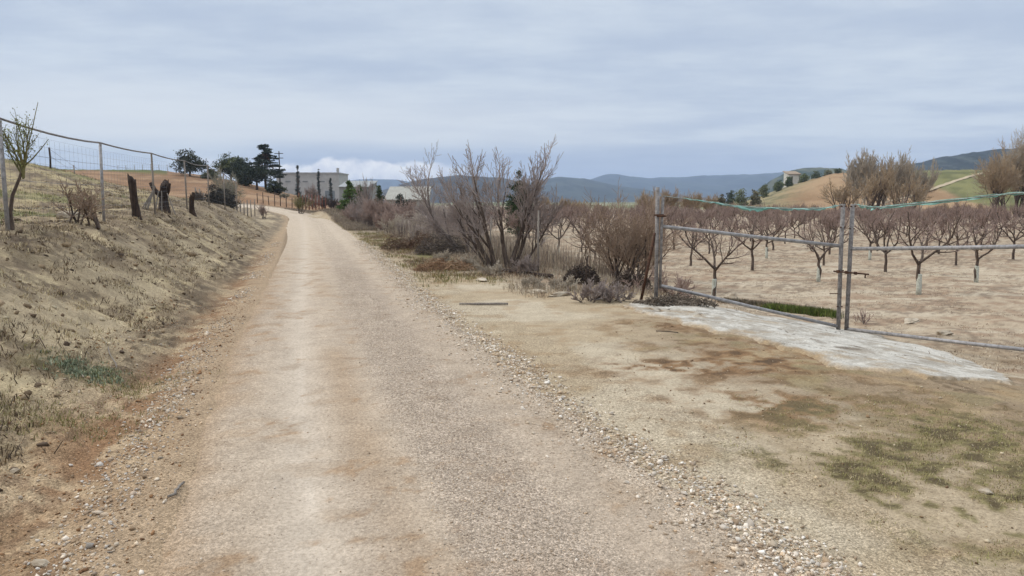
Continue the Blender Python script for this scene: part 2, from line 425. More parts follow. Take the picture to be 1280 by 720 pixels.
def build_ground():
    fine = np.radians(np.arange(-46, 46.01, .135))
    left = np.radians(np.linspace(-180, -46, 46)[:-1]); right = np.radians(np.linspace(46, 180, 46)[1:-1])
    ang = np.concatenate([left, fine, right])
    rr = [0.35]
    while rr[-1] < 6300:
        r = rr[-1]
        k = .05 if r < 1.8 else .0055 if r < 14 else .009 if r < 40 else .012 if r < 130 else .02 if r < 400 else .07
        rr.append(r * (1 + k))
    rr = np.array(rr)
    A, R = np.meshgrid(ang, rr)
    x = (R * np.sin(A)).ravel(); y = (R * np.cos(A)).ravel()
    info = road_info(x, y)
    z = ground_z(x, y, True, info)
    lat, s = info
    hw = halfw(s)
    inroad = (1 - sst(-.32, -.1, np.abs(lat) - hw - .012 * R.ravel() * 0))
    z = z - inroad * (.05 + .004 * np.clip(R.ravel() - 8, 0, 60))
    col, grav = ground_cols(x, y, lat, s)
    na, nr = len(ang), len(rr)
    i = np.arange(na * (nr - 1)).reshape(nr - 1, na)
    nx = np.roll(i, -1, 1)
    F = np.stack([i, i + na, nx + na, nx], -1).reshape(-1, 4)
    V = np.stack([x, y, z], 1)
    # centre cap
    V = np.vstack([V, [[0, 0, gz(0, 0)]]]); col = np.vstack([col, col[:1]]); grav = np.append(grav, grav[0])
    cap = np.stack([np.full(na, len(V) - 1), np.arange(na), np.roll(np.arange(na), -1)], 1)[:, [0, 1, 2]]
    F2 = np.concatenate([F, np.stack([cap[:, 0], cap[:, 1], cap[:, 2], cap[:, 2]], 1)[:0]])
    o = mesh_np('ground', V, F2, M['soil'], attrs={'col': col, 'grav': grav}, smooth=True)
    tag(o, 'dry brown earth with bank, bare orchard floor and ploughed hills', 'ground', kind='structure')
build_ground()

def road_surf(lat, s, x, y):
    hw = halfw(s); a = np.abs(lat) / hw
    rr = np.hypot(x, y)
    z = base_z(x, y) + hills_z(x, y) + .03 * (1 - a ** 2)
    z = z - .022 * np.exp(-((lat + .72) / .22) ** 2) - .015 * np.exp(-((lat - .75) / .25) ** 2)
    z = z + .02 * (fbm(x * 1.4, y * 1.4, 3, 101) - .5) + .012 * (fbm(x * 9, y * 9, 3, 102) - .5)
    edge = np.abs(lat) - hw + .22 * (fbm(x * 1.1, y * 1.1, 4, 103) - .5) + .08 * (fbm(x * 6, y * 6, 2, 104) - .5)
    return z - .13 * sst(-.10, .28, edge) - .012 * sst(-.3, 0, edge)
def build_road():
    ss = [0.0]
    while ss[-1] < RS[-1] - .5:
        d = abs(ss[-1] - S0)
        ss.append(ss[-1] + (.03 if d < 10 else .06 if d < 22 else .15 if d < 45 else .4))
    ss = np.array(ss)
    cx = np.interp(ss, RS, RC[:, 0]); cy = np.interp(ss, RS, RC[:, 1])
    k = np.ones(25) / 25
    tx = np.gradient(cx, ss); ty = np.gradient(cy, ss); n = np.hypot(tx, ty); tx /= n; ty /= n
    lt = np.linspace(-1.18, 1.18, 110)
    W = halfw(ss)[:, None] * lt[None, :]
    x = (cx[:, None] + W * ty[:, None]).ravel(); y = (cy[:, None] - W * tx[:, None]).ravel()
    lat = W.ravel(); s = np.repeat(ss, len(lt)); sc = s - S0
    z = road_surf(lat, s, x, y)
    n1 = fbm(x * .7, y * .7, 4, 111); n2 = fbm(x * 3, y * 3, 4, 112); n3 = fbm(lat * 3.0, sc * .16, 3, 113); n4 = fbm(x * 11, y * 11, 3, 114)
    one = np.ones_like(x); hw_ = np.maximum(halfw(s) + .35 * (n2 - .5) + .3 * (n1 - .5), 1)
    col = one[:, None] * C(182, 165, 144)
    col = mix(col, C(190, 173, 151), sst(.45, .62, n3) * .6)
    tr = np.exp(-((lat + .72 + .06 * (n1 - .5)) / .2) ** 2)
    col = mix(col, C(198, 183, 163), tr * .9)
    thin = np.exp(-((lat + .70) / .035) ** 2) * sst(.4, .6, n1) * (1 - sst(8, 15, sc))
    col = mix(col, C(206, 192, 173), thin * .7)
    tan = np.exp(-((lat + .30 + .1 * (n1 - .5)) / .17) ** 2) * sst(.42, .66, fbm(x * .5, y * .5, 4, 115)) * (1 - .6 * sst(8, 20, sc))
    col = mix(col, C(174, 150, 122), tan * .65)
    left = sst(.95, 1.35, -lat) * sst(.35, .6, n1 * .6 + n2 * .4)
    col = mix(col, C(176, 152, 124), np.clip(left * .8 + sst(.82, 1.0, -lat / hw_) * .9, 0, 1) * (1 - .7 * sst(14, 30, sc)))
    col = mix(col, C(168, 147, 122), sst(.56, .68, n2) * .4)
    col = mix(col, C(158, 128, 96), sst(.62, .72, n4 * .5 + n2 * .5) * .6)
    cr = sst(-.12, .12, lat) * (1 - sst(.55, .95, lat + .2 * (n1 - .5)))
    col = mix(col, C(180, 164, 146), cr * .6)
    grav = np.clip(.38 + .6 * cr + .6 * sst(1.0, 1.4, lat) + .25 * sst(1.0, 1.4, -lat) - .3 * tr, .1, 1)
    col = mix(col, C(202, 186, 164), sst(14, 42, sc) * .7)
    col = col * np.array([1.06, 1.045, 1.055])
    nl = len(lt); ns = len(ss)
    i = np.arange(ns * nl).reshape(ns, nl)
    F = np.stack([i[:-1, :-1], i[:-1, 1:], i[1:, 1:], i[1:, :-1]], -1).reshape(-1, 4)
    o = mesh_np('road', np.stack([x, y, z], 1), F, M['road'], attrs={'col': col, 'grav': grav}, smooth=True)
    tag(o, 'pale gravel track running past the bank and bending left', 'road', kind='structure')
build_road()

# ================================================================ concrete apron under the gate
def build_apron():
    up = [(778, 383), (800, 378), (840, 377), (900, 386), (960, 396), (1040, 409), (1100, 420), (1160, 436), (1220, 455), (1258, 470), (1270, 481)]
    lo = [(778, 385), (800, 393), (850, 404), (920, 421), (980, 440), (1050, 461), (1110, 470), (1160, 474), (1210, 477), (1250, 480), (1270, 482)]
    U = [hit(*p) for p in up]; Lw = [hit(*p) for p in lo]
    n = 420; m = 90
    t = np.linspace(0, 1, n)
    def res(P):
        P = np.array([(p.x, p.y) for p in P]); d = np.concatenate([[0], np.cumsum(np.hypot(*np.diff(P, axis=0).T))]); d /= d[-1]
        return np.stack([np.interp(t, d, P[:, 0]), np.interp(t, d, P[:, 1])], 1)
    a, b = res(U), res(Lw)
    ja = (fbm(t * 24, t * 0 + 1, 4, 201, .5) - .5)[:, None] * .35; jb = (fbm(t * 22, t * 0 + 7, 4, 202, .5) - .5)[:, None] * .6
    nd = (b - a); nd /= np.maximum(np.hypot(nd[:, 0], nd[:, 1])[:, None], .05)
    a = a - nd * ja; b = b + nd * jb
    w = np.linspace(0, 1, m)
    P = a[:, None, :] * (1 - w)[None, :, None] + b[:, None, :] * w[None, :, None]
    x = P[..., 0].ravel(); y = P[..., 1].ravel()
    ee = np.minimum(np.minimum(w, 1 - w)[None, :] * np.hypot(*(b - a).T)[:, None], (np.minimum(t, 1 - t) * 6)[:, None]).ravel()
    z = ground_z(x, y) + .045 * sst(-.01, .16, ee) - .012 + .03 * (fbm(x * 1.6, y * 1.6, 5, 203, .5) - .5) * sst(0, .2, ee)
    crk = np.abs(fbm(x * 1.1, y * 1.1, 3, 204) - .5)
    z -= .03 * (1 - sst(.0, .010, crk)) * sst(.45, .55, fbm(x * .7, y * .7, 2, 207))
    i = np.arange(n * m).reshape(n, m)
    F = np.stack([i[:-1, :-1], i[:-1, 1:], i[1:, 1:], i[1:, :-1]], -1).reshape(-1, 4)
    n1 = fbm(x * 2.2, y * 2.2, 5, 208, .6); n2 = fbm(x * 9, y * 9, 4, 209)
    col = mix(np.ones_like(x)[:, None] * C(204, 197, 185), C(184, 175, 161), sst(.44, .6, n1)); col = mix(col, C(216, 210, 198), sst(.55, .66, n2) * .8)
    col = mix(col, C(104, 92, 80), (1 - sst(.002, .016, crk)) * sst(.42, .5, fbm(x * .7, y * .7, 2, 207)) * .95)
    crk2 = np.abs(fbm(x * .55 + 3, y * .8, 4, 211) - .5); col = mix(col, C(110, 98, 84), (1 - sst(.001, .012, crk2)) * .9)
    col = mix(col, C(150, 138, 122), sst(.56, .66, fbm(x * 4, y * 4, 4, 212)) * .5)
    col = mix(col, C(172, 148, 116), np.clip((1 - sst(.02, .30, ee - .35 * (n1 - .5) - .2 * (n2 - .5))) * .95 + .5 * sst(.62, .72, n1), 0, 1))
    o = mesh_np('pavement', np.stack([x, y, z], 1), F, M['soil'], attrs={'col': col, 'grav': np.full(len(x), .25)}, smooth=True)
    tag(o, 'rough pale concrete apron poured under the farm gate', 'pavement', kind='structure')
build_apron()

# ================================================================ pale farm lane on the right hill
def build_lane():
    pts = [on(px, Y) for px, Y in [(1060, 166), (1110, 182), (1150, 198), (1190, 220), (1225, 240), (1262, 262), (1330, 290)]]
    P = _spline(np.array([(p.x, p.y) for p in pts]), 12)
    tg = np.gradient(P, axis=0); tg /= np.hypot(tg[:, 0], tg[:, 1])[:, None]
    V = []; F = []
    for i, (p, t) in enumerate(zip(P, tg)):
        for o_ in (-.65, -.2, .2, .65):
            q = p + np.array([t[1], -t[0]]) * o_
            V.append((q[0], q[1], gz(q[0], q[1]) + .22))
    for i in range(len(P) - 1):
        for k in range(3): F.append([i * 4 + k, i * 4 + k + 1, i * 4 + k + 5, i * 4 + k + 4])
    o = mesh_np('path', V, F, mat_plain('lane_dust', alb(180, 160, 130), alb(200, 182, 152), 1, .95, bump=0))
    tag(o, 'pale farm lane climbing between brown and green fields', 'path', kind='structure')
build_lane()

# ================================================================ distant hills
def hill(name, D, pts, c1, c2, label, depth=.28, rough=.10, seed=0, px0=None, px1=None):
    pxs = np.array([p[0] for p in pts], float); ys = np.array([p[1] for p in pts], float)
    px = np.arange(pxs[0], pxs[-1] + .1, 2.0)
    yr = np.interp(px, pxs, ys)
    k = np.ones(7) / 7; yr = np.convolve(np.pad(yr, 3, 'edge'), k, 'valid')
    v = (360 - yr) / FPX
    crest = CAMH + D * (-SP + v * CP) / (CP + v * SP)
    crest = crest * (1 + .06 * (fbm(px / 14, px * 0 + seed, 4, 300 + seed) - .5))
    w = np.linspace(-1, 1, 61)
    Y = D * (1 + w * depth)
    prof = np.where(w < 0, (1 - sst(-1, 0, w) * 0 - (np.abs(w)) ** 1.3), 1 - sst(0, 1, w))
    X = (px[None, :] - 640) / FPX * D * .993 * (1 + w * depth * .4)[:, None]
    YY = np.repeat(Y[:, None], len(px), 1)
    fold = fbm(X / (D * .05), YY / (D * .09), 5, 310 + seed) - .5
    e = np.minimum(1, np.minimum(px - px[0], px[-1] - px) / 26.0)
    Z = crest[None, :] * np.clip(prof[:, None] + fold * 1.3 * (1 - np.abs(w[:, None])) * (np.abs(w[:, None]) > .02) * np.clip(np.abs(w[:, None]) * 4, 0, 1) * .5, -.1, 1) * e[None, :] - 3
    x = X.ravel(); y = YY.ravel(); z = Z.ravel()
    n = fbm(x / (D * .012), y / (D * .03), 5, 320 + seed)
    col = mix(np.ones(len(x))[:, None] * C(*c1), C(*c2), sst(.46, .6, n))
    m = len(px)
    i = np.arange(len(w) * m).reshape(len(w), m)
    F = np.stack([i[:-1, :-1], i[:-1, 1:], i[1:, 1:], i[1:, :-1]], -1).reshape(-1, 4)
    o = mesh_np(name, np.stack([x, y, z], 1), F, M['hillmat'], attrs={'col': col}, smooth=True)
    tag(o, label, 'hill', kind='structure')
M['hillmat'] = mat_attr('hill_scrub_haze_tint', .95, var=.15)
hill('hill', 5200, [(200, 238), (300, 234), (370, 230), (420, 227), (440, 225), (470, 223.5), (500, 224.5), (530, 230), (600, 234), (660, 238)], (48, 64, 78), (64, 80, 88), 'far blue ridge behind the pale sheds', seed=1)  # scrub colour tinted blue, distance haze painted in besides the haze box
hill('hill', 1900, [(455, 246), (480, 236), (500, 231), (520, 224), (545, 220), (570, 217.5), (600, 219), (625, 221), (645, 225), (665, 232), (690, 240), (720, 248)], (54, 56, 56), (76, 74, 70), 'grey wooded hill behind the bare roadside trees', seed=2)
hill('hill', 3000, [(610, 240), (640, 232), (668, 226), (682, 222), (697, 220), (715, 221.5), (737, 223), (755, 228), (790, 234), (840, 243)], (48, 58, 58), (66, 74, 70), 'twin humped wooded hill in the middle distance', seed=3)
hill('hill', 4600, [(690, 240), (720, 228), (744, 222), (754, 218), (763, 216.5), (776, 218.5), (790, 220), (810, 221.5), (850, 221), (900, 218.5), (940, 217), (980, 214.5), (1010, 213), (1060, 214), (1130, 222), (1200, 232)], (48, 62, 72), (62, 76, 80), 'long blue mountain across the valley', seed=4)  # blue in these colours is painted distance haze, not the woods' own tone
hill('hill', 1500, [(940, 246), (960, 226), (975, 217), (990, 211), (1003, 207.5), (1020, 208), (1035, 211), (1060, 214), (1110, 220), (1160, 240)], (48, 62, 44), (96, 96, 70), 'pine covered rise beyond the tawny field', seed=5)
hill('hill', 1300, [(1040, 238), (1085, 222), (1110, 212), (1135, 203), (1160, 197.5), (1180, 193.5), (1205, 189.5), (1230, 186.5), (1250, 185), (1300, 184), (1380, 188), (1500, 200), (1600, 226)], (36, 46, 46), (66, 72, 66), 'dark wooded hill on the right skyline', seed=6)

# ================================================================ camera, light, sky, air
cam = bpy.data.cameras.new('camera'); co = bpy.data.objects.new('camera', cam); COL.objects.link(co)
cam.sensor_width = 36; cam.lens = 36 * FPX / 1280; cam.clip_end = 30000; cam.clip_start = .05
co.location = (0, 0, CAMH); co.rotation_euler = (math.radians(90) - PITCH, 0, 0)
SC.camera = co
SUN_EL, SUN_AZ = math.radians(38), math.radians(-80)     # azimuth from +Y, clockwise
sd = Vector((math.sin(SUN_AZ) * math.cos(SUN_EL), math.cos(SUN_AZ) * math.cos(SUN_EL), math.sin(SUN_EL)))
sl = bpy.data.lights.new('sun', 'SUN'); sl.energy = 1.5; sl.angle = math.radians(10); sl.color = (1, .95, .88)
so = bpy.data.objects.new('sun', sl); COL.objects.link(so); so.rotation_euler = (-sd).to_track_quat('-Z', 'Y').to_euler()
so.location = (-60, 0, 80)

def build_sky():
    w = bpy.data.worlds.new('World'); SC.world = w; w.use_nodes = True
    nt = w.node_tree; L = nt.links.new
    bg = nt.nodes['Background']; bg.inputs['Strength'].default_value = .1
    sky = N(nt, 'ShaderNodeTexSky'); sky.sky_type = 'NISHITA'; sky.sun_disc = False
    sky.sun_elevation = SUN_EL; sky.sun_rotation = SUN_AZ
    tc = N(nt, 'ShaderNodeTexCoord')
    sx = N(nt, 'ShaderNodeSeparateXYZ'); L(tc.outputs['Generated'], sx.inputs[0])
    def M_(op, a, b=None, clamp=False):
        n = nt.nodes.new('ShaderNodeMath'); n.operation = op; n.use_clamp = clamp
        for i, v in enumerate((a, b)):
            if v is None: continue
            if isinstance(v, (int, float)): n.inputs[i].default_value = v
            else: L(v, n.inputs[i])
        return n.outputs[0]
    def SS(a, b, v):
        n = nt.nodes.new('ShaderNodeMapRange'); n.interpolation_type = 'SMOOTHSTEP'
        n.inputs['From Min'].default_value = a; n.inputs['From Max'].default_value = b
        L(v, n.inputs['Value']); return n.outputs[0]
    def MX(f, a, b):
        n = nt.nodes.new('ShaderNodeMixRGB')
        if isinstance(f, (int, float)): n.inputs[0].default_value = f
        else: L(f, n.inputs[0])
        for i, v in ((1, a), (2, b)):
            if isinstance(v, tuple): n.inputs[i].default_value = (*v, 1)
            else: L(v, n.inputs[i])
        return n.outputs[0]
    X, Y, Z = sx.outputs
    zc = M_('MAXIMUM', Z, 0.0)
    inv = M_('DIVIDE', 1.0, M_('ADD', zc, .075))
    cu = N(nt, 'ShaderNodeCombineXYZ'); L(M_('MULTIPLY', X, inv), cu.inputs[0]); L(M_('MULTIPLY', Y, inv), cu.inputs[1])
    n1 = N(nt, 'ShaderNodeTexNoise', Scale=.55, Detail=6.0, Roughness=.55); L(cu.outputs[0], n1.inputs['Vector'])
    mp = N(nt, 'ShaderNodeMapping'); mp.inputs['Scale'].default_value = (.75, 1.15, 1); mp.inputs['Rotation'].default_value = (0, 0, .12); mp.inputs['Location'].default_value = (3.1, 1.7, 0)
    L(cu.outputs[0], mp.inputs[0])
    n2 = N(nt, 'ShaderNodeTexNoise', Scale=1.6, Detail=5.0, Roughness=.6); L(mp.outputs[0], n2.inputs['Vector'])
    az = M_('DIVIDE', X, M_('MAXIMUM', Y, .02))          # -0.69 at the left edge of view, .69 at the right
    fwd = SS(.0, .15, Y)
    K = SKYK
    def S(r, g, b): return tuple(float(v) for v in lin((r, g, b)) * K)
    mixn = M_('ADD', M_('MULTIPLY', n1.outputs['Fac'], .6), M_('MULTIPLY', n2.outputs['Fac'], .4))
    cl = MX(SS(.38, .62, mixn), S(*SKY_DARK), S(*SKY_LIGHT))
    # paler belt low in the left half, grey-blue belt below it
    pale = M_('MULTIPLY', M_('MULTIPLY', SS(.060, .082, Z), M_('SUBTRACT', 1.0, SS(.10, .17, Z))), M_('SUBTRACT', 1.0, SS(-.30, .42, az)))
    cl = MX(M_('MULTIPLY', pale, .75), cl, S(217, 222, 227))
    wob = N(nt, 'ShaderNodeTexNoise', Scale=1.0, Detail=3.0)
    ce = N(nt, 'ShaderNodeCombineXYZ'); L(M_('MULTIPLY', az, 2.2), ce.inputs[0]); L(M_('MULTIPLY', Z, 18.0), ce.inputs[1]); L(ce.outputs[0], wob.inputs['Vector'])
    zw = M_('ADD', Z, M_('MULTIPLY', M_('SUBTRACT', wob.outputs['Fac'], .5), .02))
    belt = M_('MULTIPLY', SS(-.02, .038, zw), M_('SUBTRACT', 1.0, SS(.052, .085, zw)))
    beltaz = M_('MULTIPLY', SS(-.42, -.28, az), M_('SUBTRACT', 1.0, M_('MULTIPLY', SS(.30, .50, az), .75)))
    cl = MX(M_('MULTIPLY', M_('MULTIPLY', belt, beltaz), .7), cl, S(162, 178, 204))
    # bright bank of cumulus on the left horizon
    cn = N(nt, 'ShaderNodeTexNoise', Scale=1.0, Detail=4.0, Roughness=.5)
    cc = N(nt, 'ShaderNodeCombineXYZ'); L(M_('MULTIPLY', az, 17.0), cc.inputs[0]); L(M_('MULTIPLY', Z, 26.0), cc.inputs[1]); cc.inputs[2].default_value = 2.4; L(cc.outputs[0], cn.inputs['Vector'])
    topz = M_('ADD', .028, M_('MULTIPLY', cn.outputs['Fac'], .042))
    cum = M_('MULTIPLY', SS(-.004, .003, M_('SUBTRACT', topz, Z)), M_('MULTIPLY', SS(-.48, -.34, az), M_('SUBTRACT', 1.0, SS(-.12, -.02, az))))
    cn2 = N(nt, 'ShaderNodeTexNoise', Scale=60.0, Detail=3.0); L(tc.outputs['Generated'], cn2.inputs['Vector'])
    ccol = MX(SS(.35, .65, cn2.outputs['Fac']), S(226, 228, 236), S(250, 250, 250))
    cl = MX(M_('MULTIPLY', cum, fwd), cl, ccol)
    # overcast grows brighter towards the zenith, as overcast skies do
    up = nt.nodes.new('ShaderNodeMixRGB'); up.blend_type = 'MULTIPLY'; up.inputs[0].default_value = 1
    L(cl, up.inputs[1])
    gc = N(nt, 'ShaderNodeCombineXYZ')
    for i in range(3): L(M_('ADD', 1.0, M_('MULTIPLY', SS(.27, .95, Z), SKY_ZEN[i])), gc.inputs[i])
    L(gc.outputs[0], up.inputs[2])
    fin = MX(SKY_COVER, sky.outputs[0], up.outputs[0])
    L(fin, bg.inputs['Color'])
SKYK = 9.7; SKY_DARK = (177, 190, 209); SKY_LIGHT = (202, 212, 223); SKY_ZEN = (1.75, 1.6, 1.4); SKY_COVER = .96
build_sky()
def build_haze():
    m = bpy.data.materials.new('air'); m.use_nodes = True; nt = m.node_tree
    nt.nodes.clear(); out = nt.nodes.new('ShaderNodeOutputMaterial')
    v = nt.nodes.new('ShaderNodeVolumePrincipled'); v.inputs['Color'].default_value = (.62, .76, 1.0, 1)
    v.inputs['Density'].default_value = HAZE; v.inputs['Anisotropy'].default_value = .0
    nt.links.new(v.outputs[0], out.inputs['Volume'])
    g = Geo(); g.box((0, 1000, 93), (16000, 15000, 236)); o = g.build('haze', m)
    zmin = -20
    tag(o, 'thin blue valley haze', 'haze', kind='stuff')
HAZE = 1.6e-4
build_haze()
SC.view_settings.view_transform = 'Standard'; SC.view_settings.look = 'None'; SC.view_settings.gamma = 1; SC.view_settings.exposure = .25
SC.view_settings.use_curve_mapping = False
SC.cycles.use_denoising = True
SC.cycles.max_bounces = 5; SC.cycles.diffuse_bounces = 3; SC.cycles.volume_bounces = 0; SC.cycles.transparent_max_bounces = 4

# ================================================================ bare trees
def rot_dir(rng, d, ang):
    d = d.normalized(); p = d.orthogonal().normalized()
    q = d.cross(p); a = rng.uniform(0, 2 * math.pi)
    return (d * math.cos(ang) + (p * math.cos(a) + q * math.sin(a)) * math.sin(ang)).normalized()
def grow(rng, out, p, d, L, r, lvl, P):
    """one branch as a polyline, then its children; out gets (level, points, radii)"""
    n = P['seg'][min(lvl, len(P['seg']) - 1)]
    pts = [p.copy()]; rad = [r]
    d = d.normalized(); wob = P.get('wob', .12); tr = P.get('trop', .1)
    tip = P.get('tip', .55) if lvl < P['levels'] else .35
    for i in range(n):
        d = (d + Vector((rng.gauss(0, wob), rng.gauss(0, wob), rng.gauss(0, wob) * .7 + tr))).normalized()
        p = p + d * (L / n); pts.append(p.copy()); rad.append(max(r * (1 - (1 - tip) * (i + 1) / n), P['rmin']))
    out.append((lvl, pts, rad))
    if lvl >= P['levels']: return
    nc = P['kids'][min(lvl, len(P['kids']) - 1)]
    nc = max(1, int(round(nc * rng.uniform(.8, 1.2))))
    lo = P['start'][min(lvl, len(P['start']) - 1)]
    for c in range(nc):
        f = lo + (1 - lo) * ((c + rng.uniform(.2, .9)) / nc)
        f = min(f, 1.0); k = min(int(f * n), n - 1); ff = f * n - k
        q = pts[k].lerp(pts[k + 1], ff); dd = (pts[k + 1] - pts[k]).normalized()
        rr = (rad[k] * (1 - ff) + rad[k + 1] * ff)
        a = math.radians(rng.uniform(*P['ang'][min(lvl, len(P['ang']) - 1)]))
        nd = rot_dir(rng, dd, a)
        if nd.z < P.get('zmin', -.1): nd.z = abs(nd.z) * .3; nd.normalize()
        ll = L * rng.uniform(*P['ratio'][min(lvl, len(P['ratio']) - 1)]) * (1.15 - .45 * f)
        grow(rng, out, q, nd, ll, max(rr * P.get('rr', .62), P['rmin']), lvl + 1, P)
    if P.get('cont', True):
        grow(rng, out, pts[-1], d, L * .6 * rng.uniform(.8, 1.1), rad[-1], lvl + 1, P)
def tubes(branches, sides):
    """all branches in one vertex / face array; sides(level) gives the ring count"""
    g = Geo()
    for lvl, pts, rad in branches: g.tube(pts, rad, sides(lvl), cap=False)
    return g
SD = lambda l: 8 if l == 0 else 6 if l == 1 else 4 if l == 2 else 3
def tree_meshes(rng, starts, P, split):
    out = []
    for p, d, L, r in starts: grow(rng, out, Vector(p), Vector(d), L, r, 0, P)
    return tubes([b for b in out if b[0] <= split], SD), tubes([b for b in out if b[0] > split], SD)
def bare_tree(name, label, cat, loc, rng, starts, P, split, mt, mc, group=None, trunk='trunk', crown='crown'):
    t = thing(name, label, cat, loc, group)
    a, b = tree_meshes(rng, starts, P, split)
    if len(starts) > 1:      # the root stock the stems grow from, just under the soil
        a.tube([Vector((q[0][0], q[0][1], q[0][2] - .01)) for q in sorted(starts, key=lambda q: q[0][0])], max(q[3] for q in starts), 6)
    a.build(trunk, mt, t, smooth=True); b.build(crown, mc, t, smooth=True)
    return t

# ---------------------------------------------------------------- orchard
P_ORCH = dict(levels=4, seg=[3, 5, 4, 3, 2], kids=[0, 4, 3, 2], start=[.9, .35, .2, .2], ang=[(30, 50), (28, 55), (30, 60), (30, 60)],
              ratio=[(.7, 1), (.5, .75), (.5, .8), (.5, .9)], rmin=.0042, wob=.17, trop=.07, rr=.62, cont=True, tip=.62)
def orchard_proto(seed, sleeve, mc, dense=False):
    rng = random.Random(seed)
    out = []
    H = rng.uniform(.62, .78)
    pts = [Vector((0, 0, -.12))]; rad = [.056]
    for i in range(4):
        pts.append(Vector((rng.gauss(0, .02), rng.gauss(0, .02), H * (i + 1) / 4))); rad.append(.045 - .003 * i)
    P = dict(P_ORCH)
    if dense: P.update(kids=[0, 5, 4, 3], rmin=.006)
    tr = [(0, pts, rad)]
    n = rng.choice([3, 4, 4]); a0 = rng.uniform(0, 6.28)
    for k in range(n):
        a = a0 + 6.283 * k / n + rng.gauss(0, .2)
        el = math.radians(rng.uniform(26, 50))
        d = Vector((math.cos(a) * math.cos(el), math.sin(a) * math.cos(el), math.sin(el)))
        grow(rng, out, pts[-1] - Vector((0, 0, rng.uniform(.0, .1))), d, rng.uniform(.7, .95), .031, 1, P)
    t = thing('orchard_tree', 'x', 'fruit tree')
    tubes(tr + [b for b in out if b[0] <= 2], SD).build('trunk', M['bark_dark'], t, smooth=True)
    tubes([b for b in out if b[0] > 2], SD).build('crown', mc, t, smooth=True)
    if sleeve:
        g = Geo(); hh = .46
        g.tube([(0, 0, -.06), (.004, 0, .15), (0, .004, hh - .02), (0, 0, hh)], [.060, .056, .053, .050], 10)
        g.build('trunk_sleeve', M['paint_white'], t, smooth=True)
    return t
protos = {}
for i in range(7):
    for sl in (0, 1):
        if sl and i > 3: continue
        protos[(i, sl)] = orchard_proto(500 + i, sl, M['twig_orchard'])
for i in range(5): protos[(10 + i, 0)] = orchard_proto(540 + i, 0, M['twig_orchard'], True)
_free = list(protos.values())
def put_orchard(x, y, i, sl, label, rz, sc):
    o = protos[(i, sl)]
    if o in _free: _free.remove(o)
    else: o = copy_tree(o)
    o.location = (x, y, gz(x, y)); o.rotation_euler = (0, 0, rz); o.scale = (sc,) * 3
    o['label'] = label; o['group'] = 'pruned fruit trees in rows across the orchard'
    return o
near = [((892, 372), 1, 'small bare fruit tree with pale sleeved trunk behind the left gate leaf, nearest of all'),
        ((940, 338), 0, 'dark forked fruit tree just right of the nearest one behind the left gate leaf'),
        ((958, 323), 1, 'small pale sleeved fruit tree in the second row behind the left gate leaf'),
        ((1023, 352), 1, 'bare fruit tree with pale greenish trunk just left of the gate\'s middle posts'),
        ((1148, 368), 1, 'largest vase shaped fruit tree seen through the right gate leaf, trunk foot pale'),
        ((1107, 340), 0, 'fruit tree with dark trunk just behind the gate bolt, right of the middle posts'),
        ((1087, 325), 1, 'slim fruit tree with white trunk foot farther back behind the gate bolt'),
        ((1220, 353), 1, 'rightmost spreading fruit tree with whitish trunk foot seen under the right gate rail'),
        ((698, 319), 1, 'small reddish fruit tree with bright white painted trunk beside the tall fence stake'),
        ((727, 315), 0, 'leaning dark fruit tree between the white trunked one and the dense roadside bush'),
        ((677, 313), 0, 'thin fruit tree right behind the tall fence stake'),
        ((661, 298), 0, 'small fruit tree just right of the big bare roadside trees')]
taken = []
rg = random.Random(77)
for k, (p, sl, lab) in enumerate(near):
    q = hit(*p); taken.append((q.x, q.y))
    put_orchard(q.x, q.y, k % (4 if sl else 7), sl, lab, rg.uniform(0, 6.28), rg.uniform(.96, 1.08) * (1.12 if k == 4 else 1))
cand = []
for i in range(-12, 26):
    for j in range(-3, 34):
        x = 5.15 + 5.0 * i - 1.2 * j; y = 18.9 - .2 * i + 3.0 * j
        if y < 20.5 or y > 108: continue
        px = 640 + FPX * x / y
        if px < 380 or px > 1420: continue
        cand.append((x + rg.gauss(0, .15), y + rg.gauss(0, .15)))
la, sa = road_info([c[0] for c in cand], [c[1] for c in cand])
cnt = 0
cand = sorted(zip(cand, la), key=lambda c: c[0][1])
for (x, y), l in cand:
    if l < 8.5 and l < 900: continue
    if any(abs(x - a) + abs(y - b) < 2.4 for a, b in taken): continue
    if y > 60 and rg.random() < .15: continue
    if cnt > 232: break
    px = 640 + FPX * x / y
    if y < 40: lab = ('leafless fruit tree in the middle rows of the orchard seen over the gate' if px > 830 else 'leafless fruit tree in the middle rows of the orchard left of the gate')
    else: lab = ('small leafless fruit tree in the hazy far rows of the orchard behind the gate' if px > 830 else 'small leafless fruit tree in the hazy far rows behind the roadside bushes')
    put_orchard(x, y, rg.randrange(7) if y < 30 else 10 + rg.randrange(5), 0, lab, rg.uniform(0, 6.28), rg.uniform(.88, 1.1)); cnt += 1
for o in _free:
    for c in list(o.children): bpy.data.objects.remove(c)
    bpy.data.objects.remove(o)

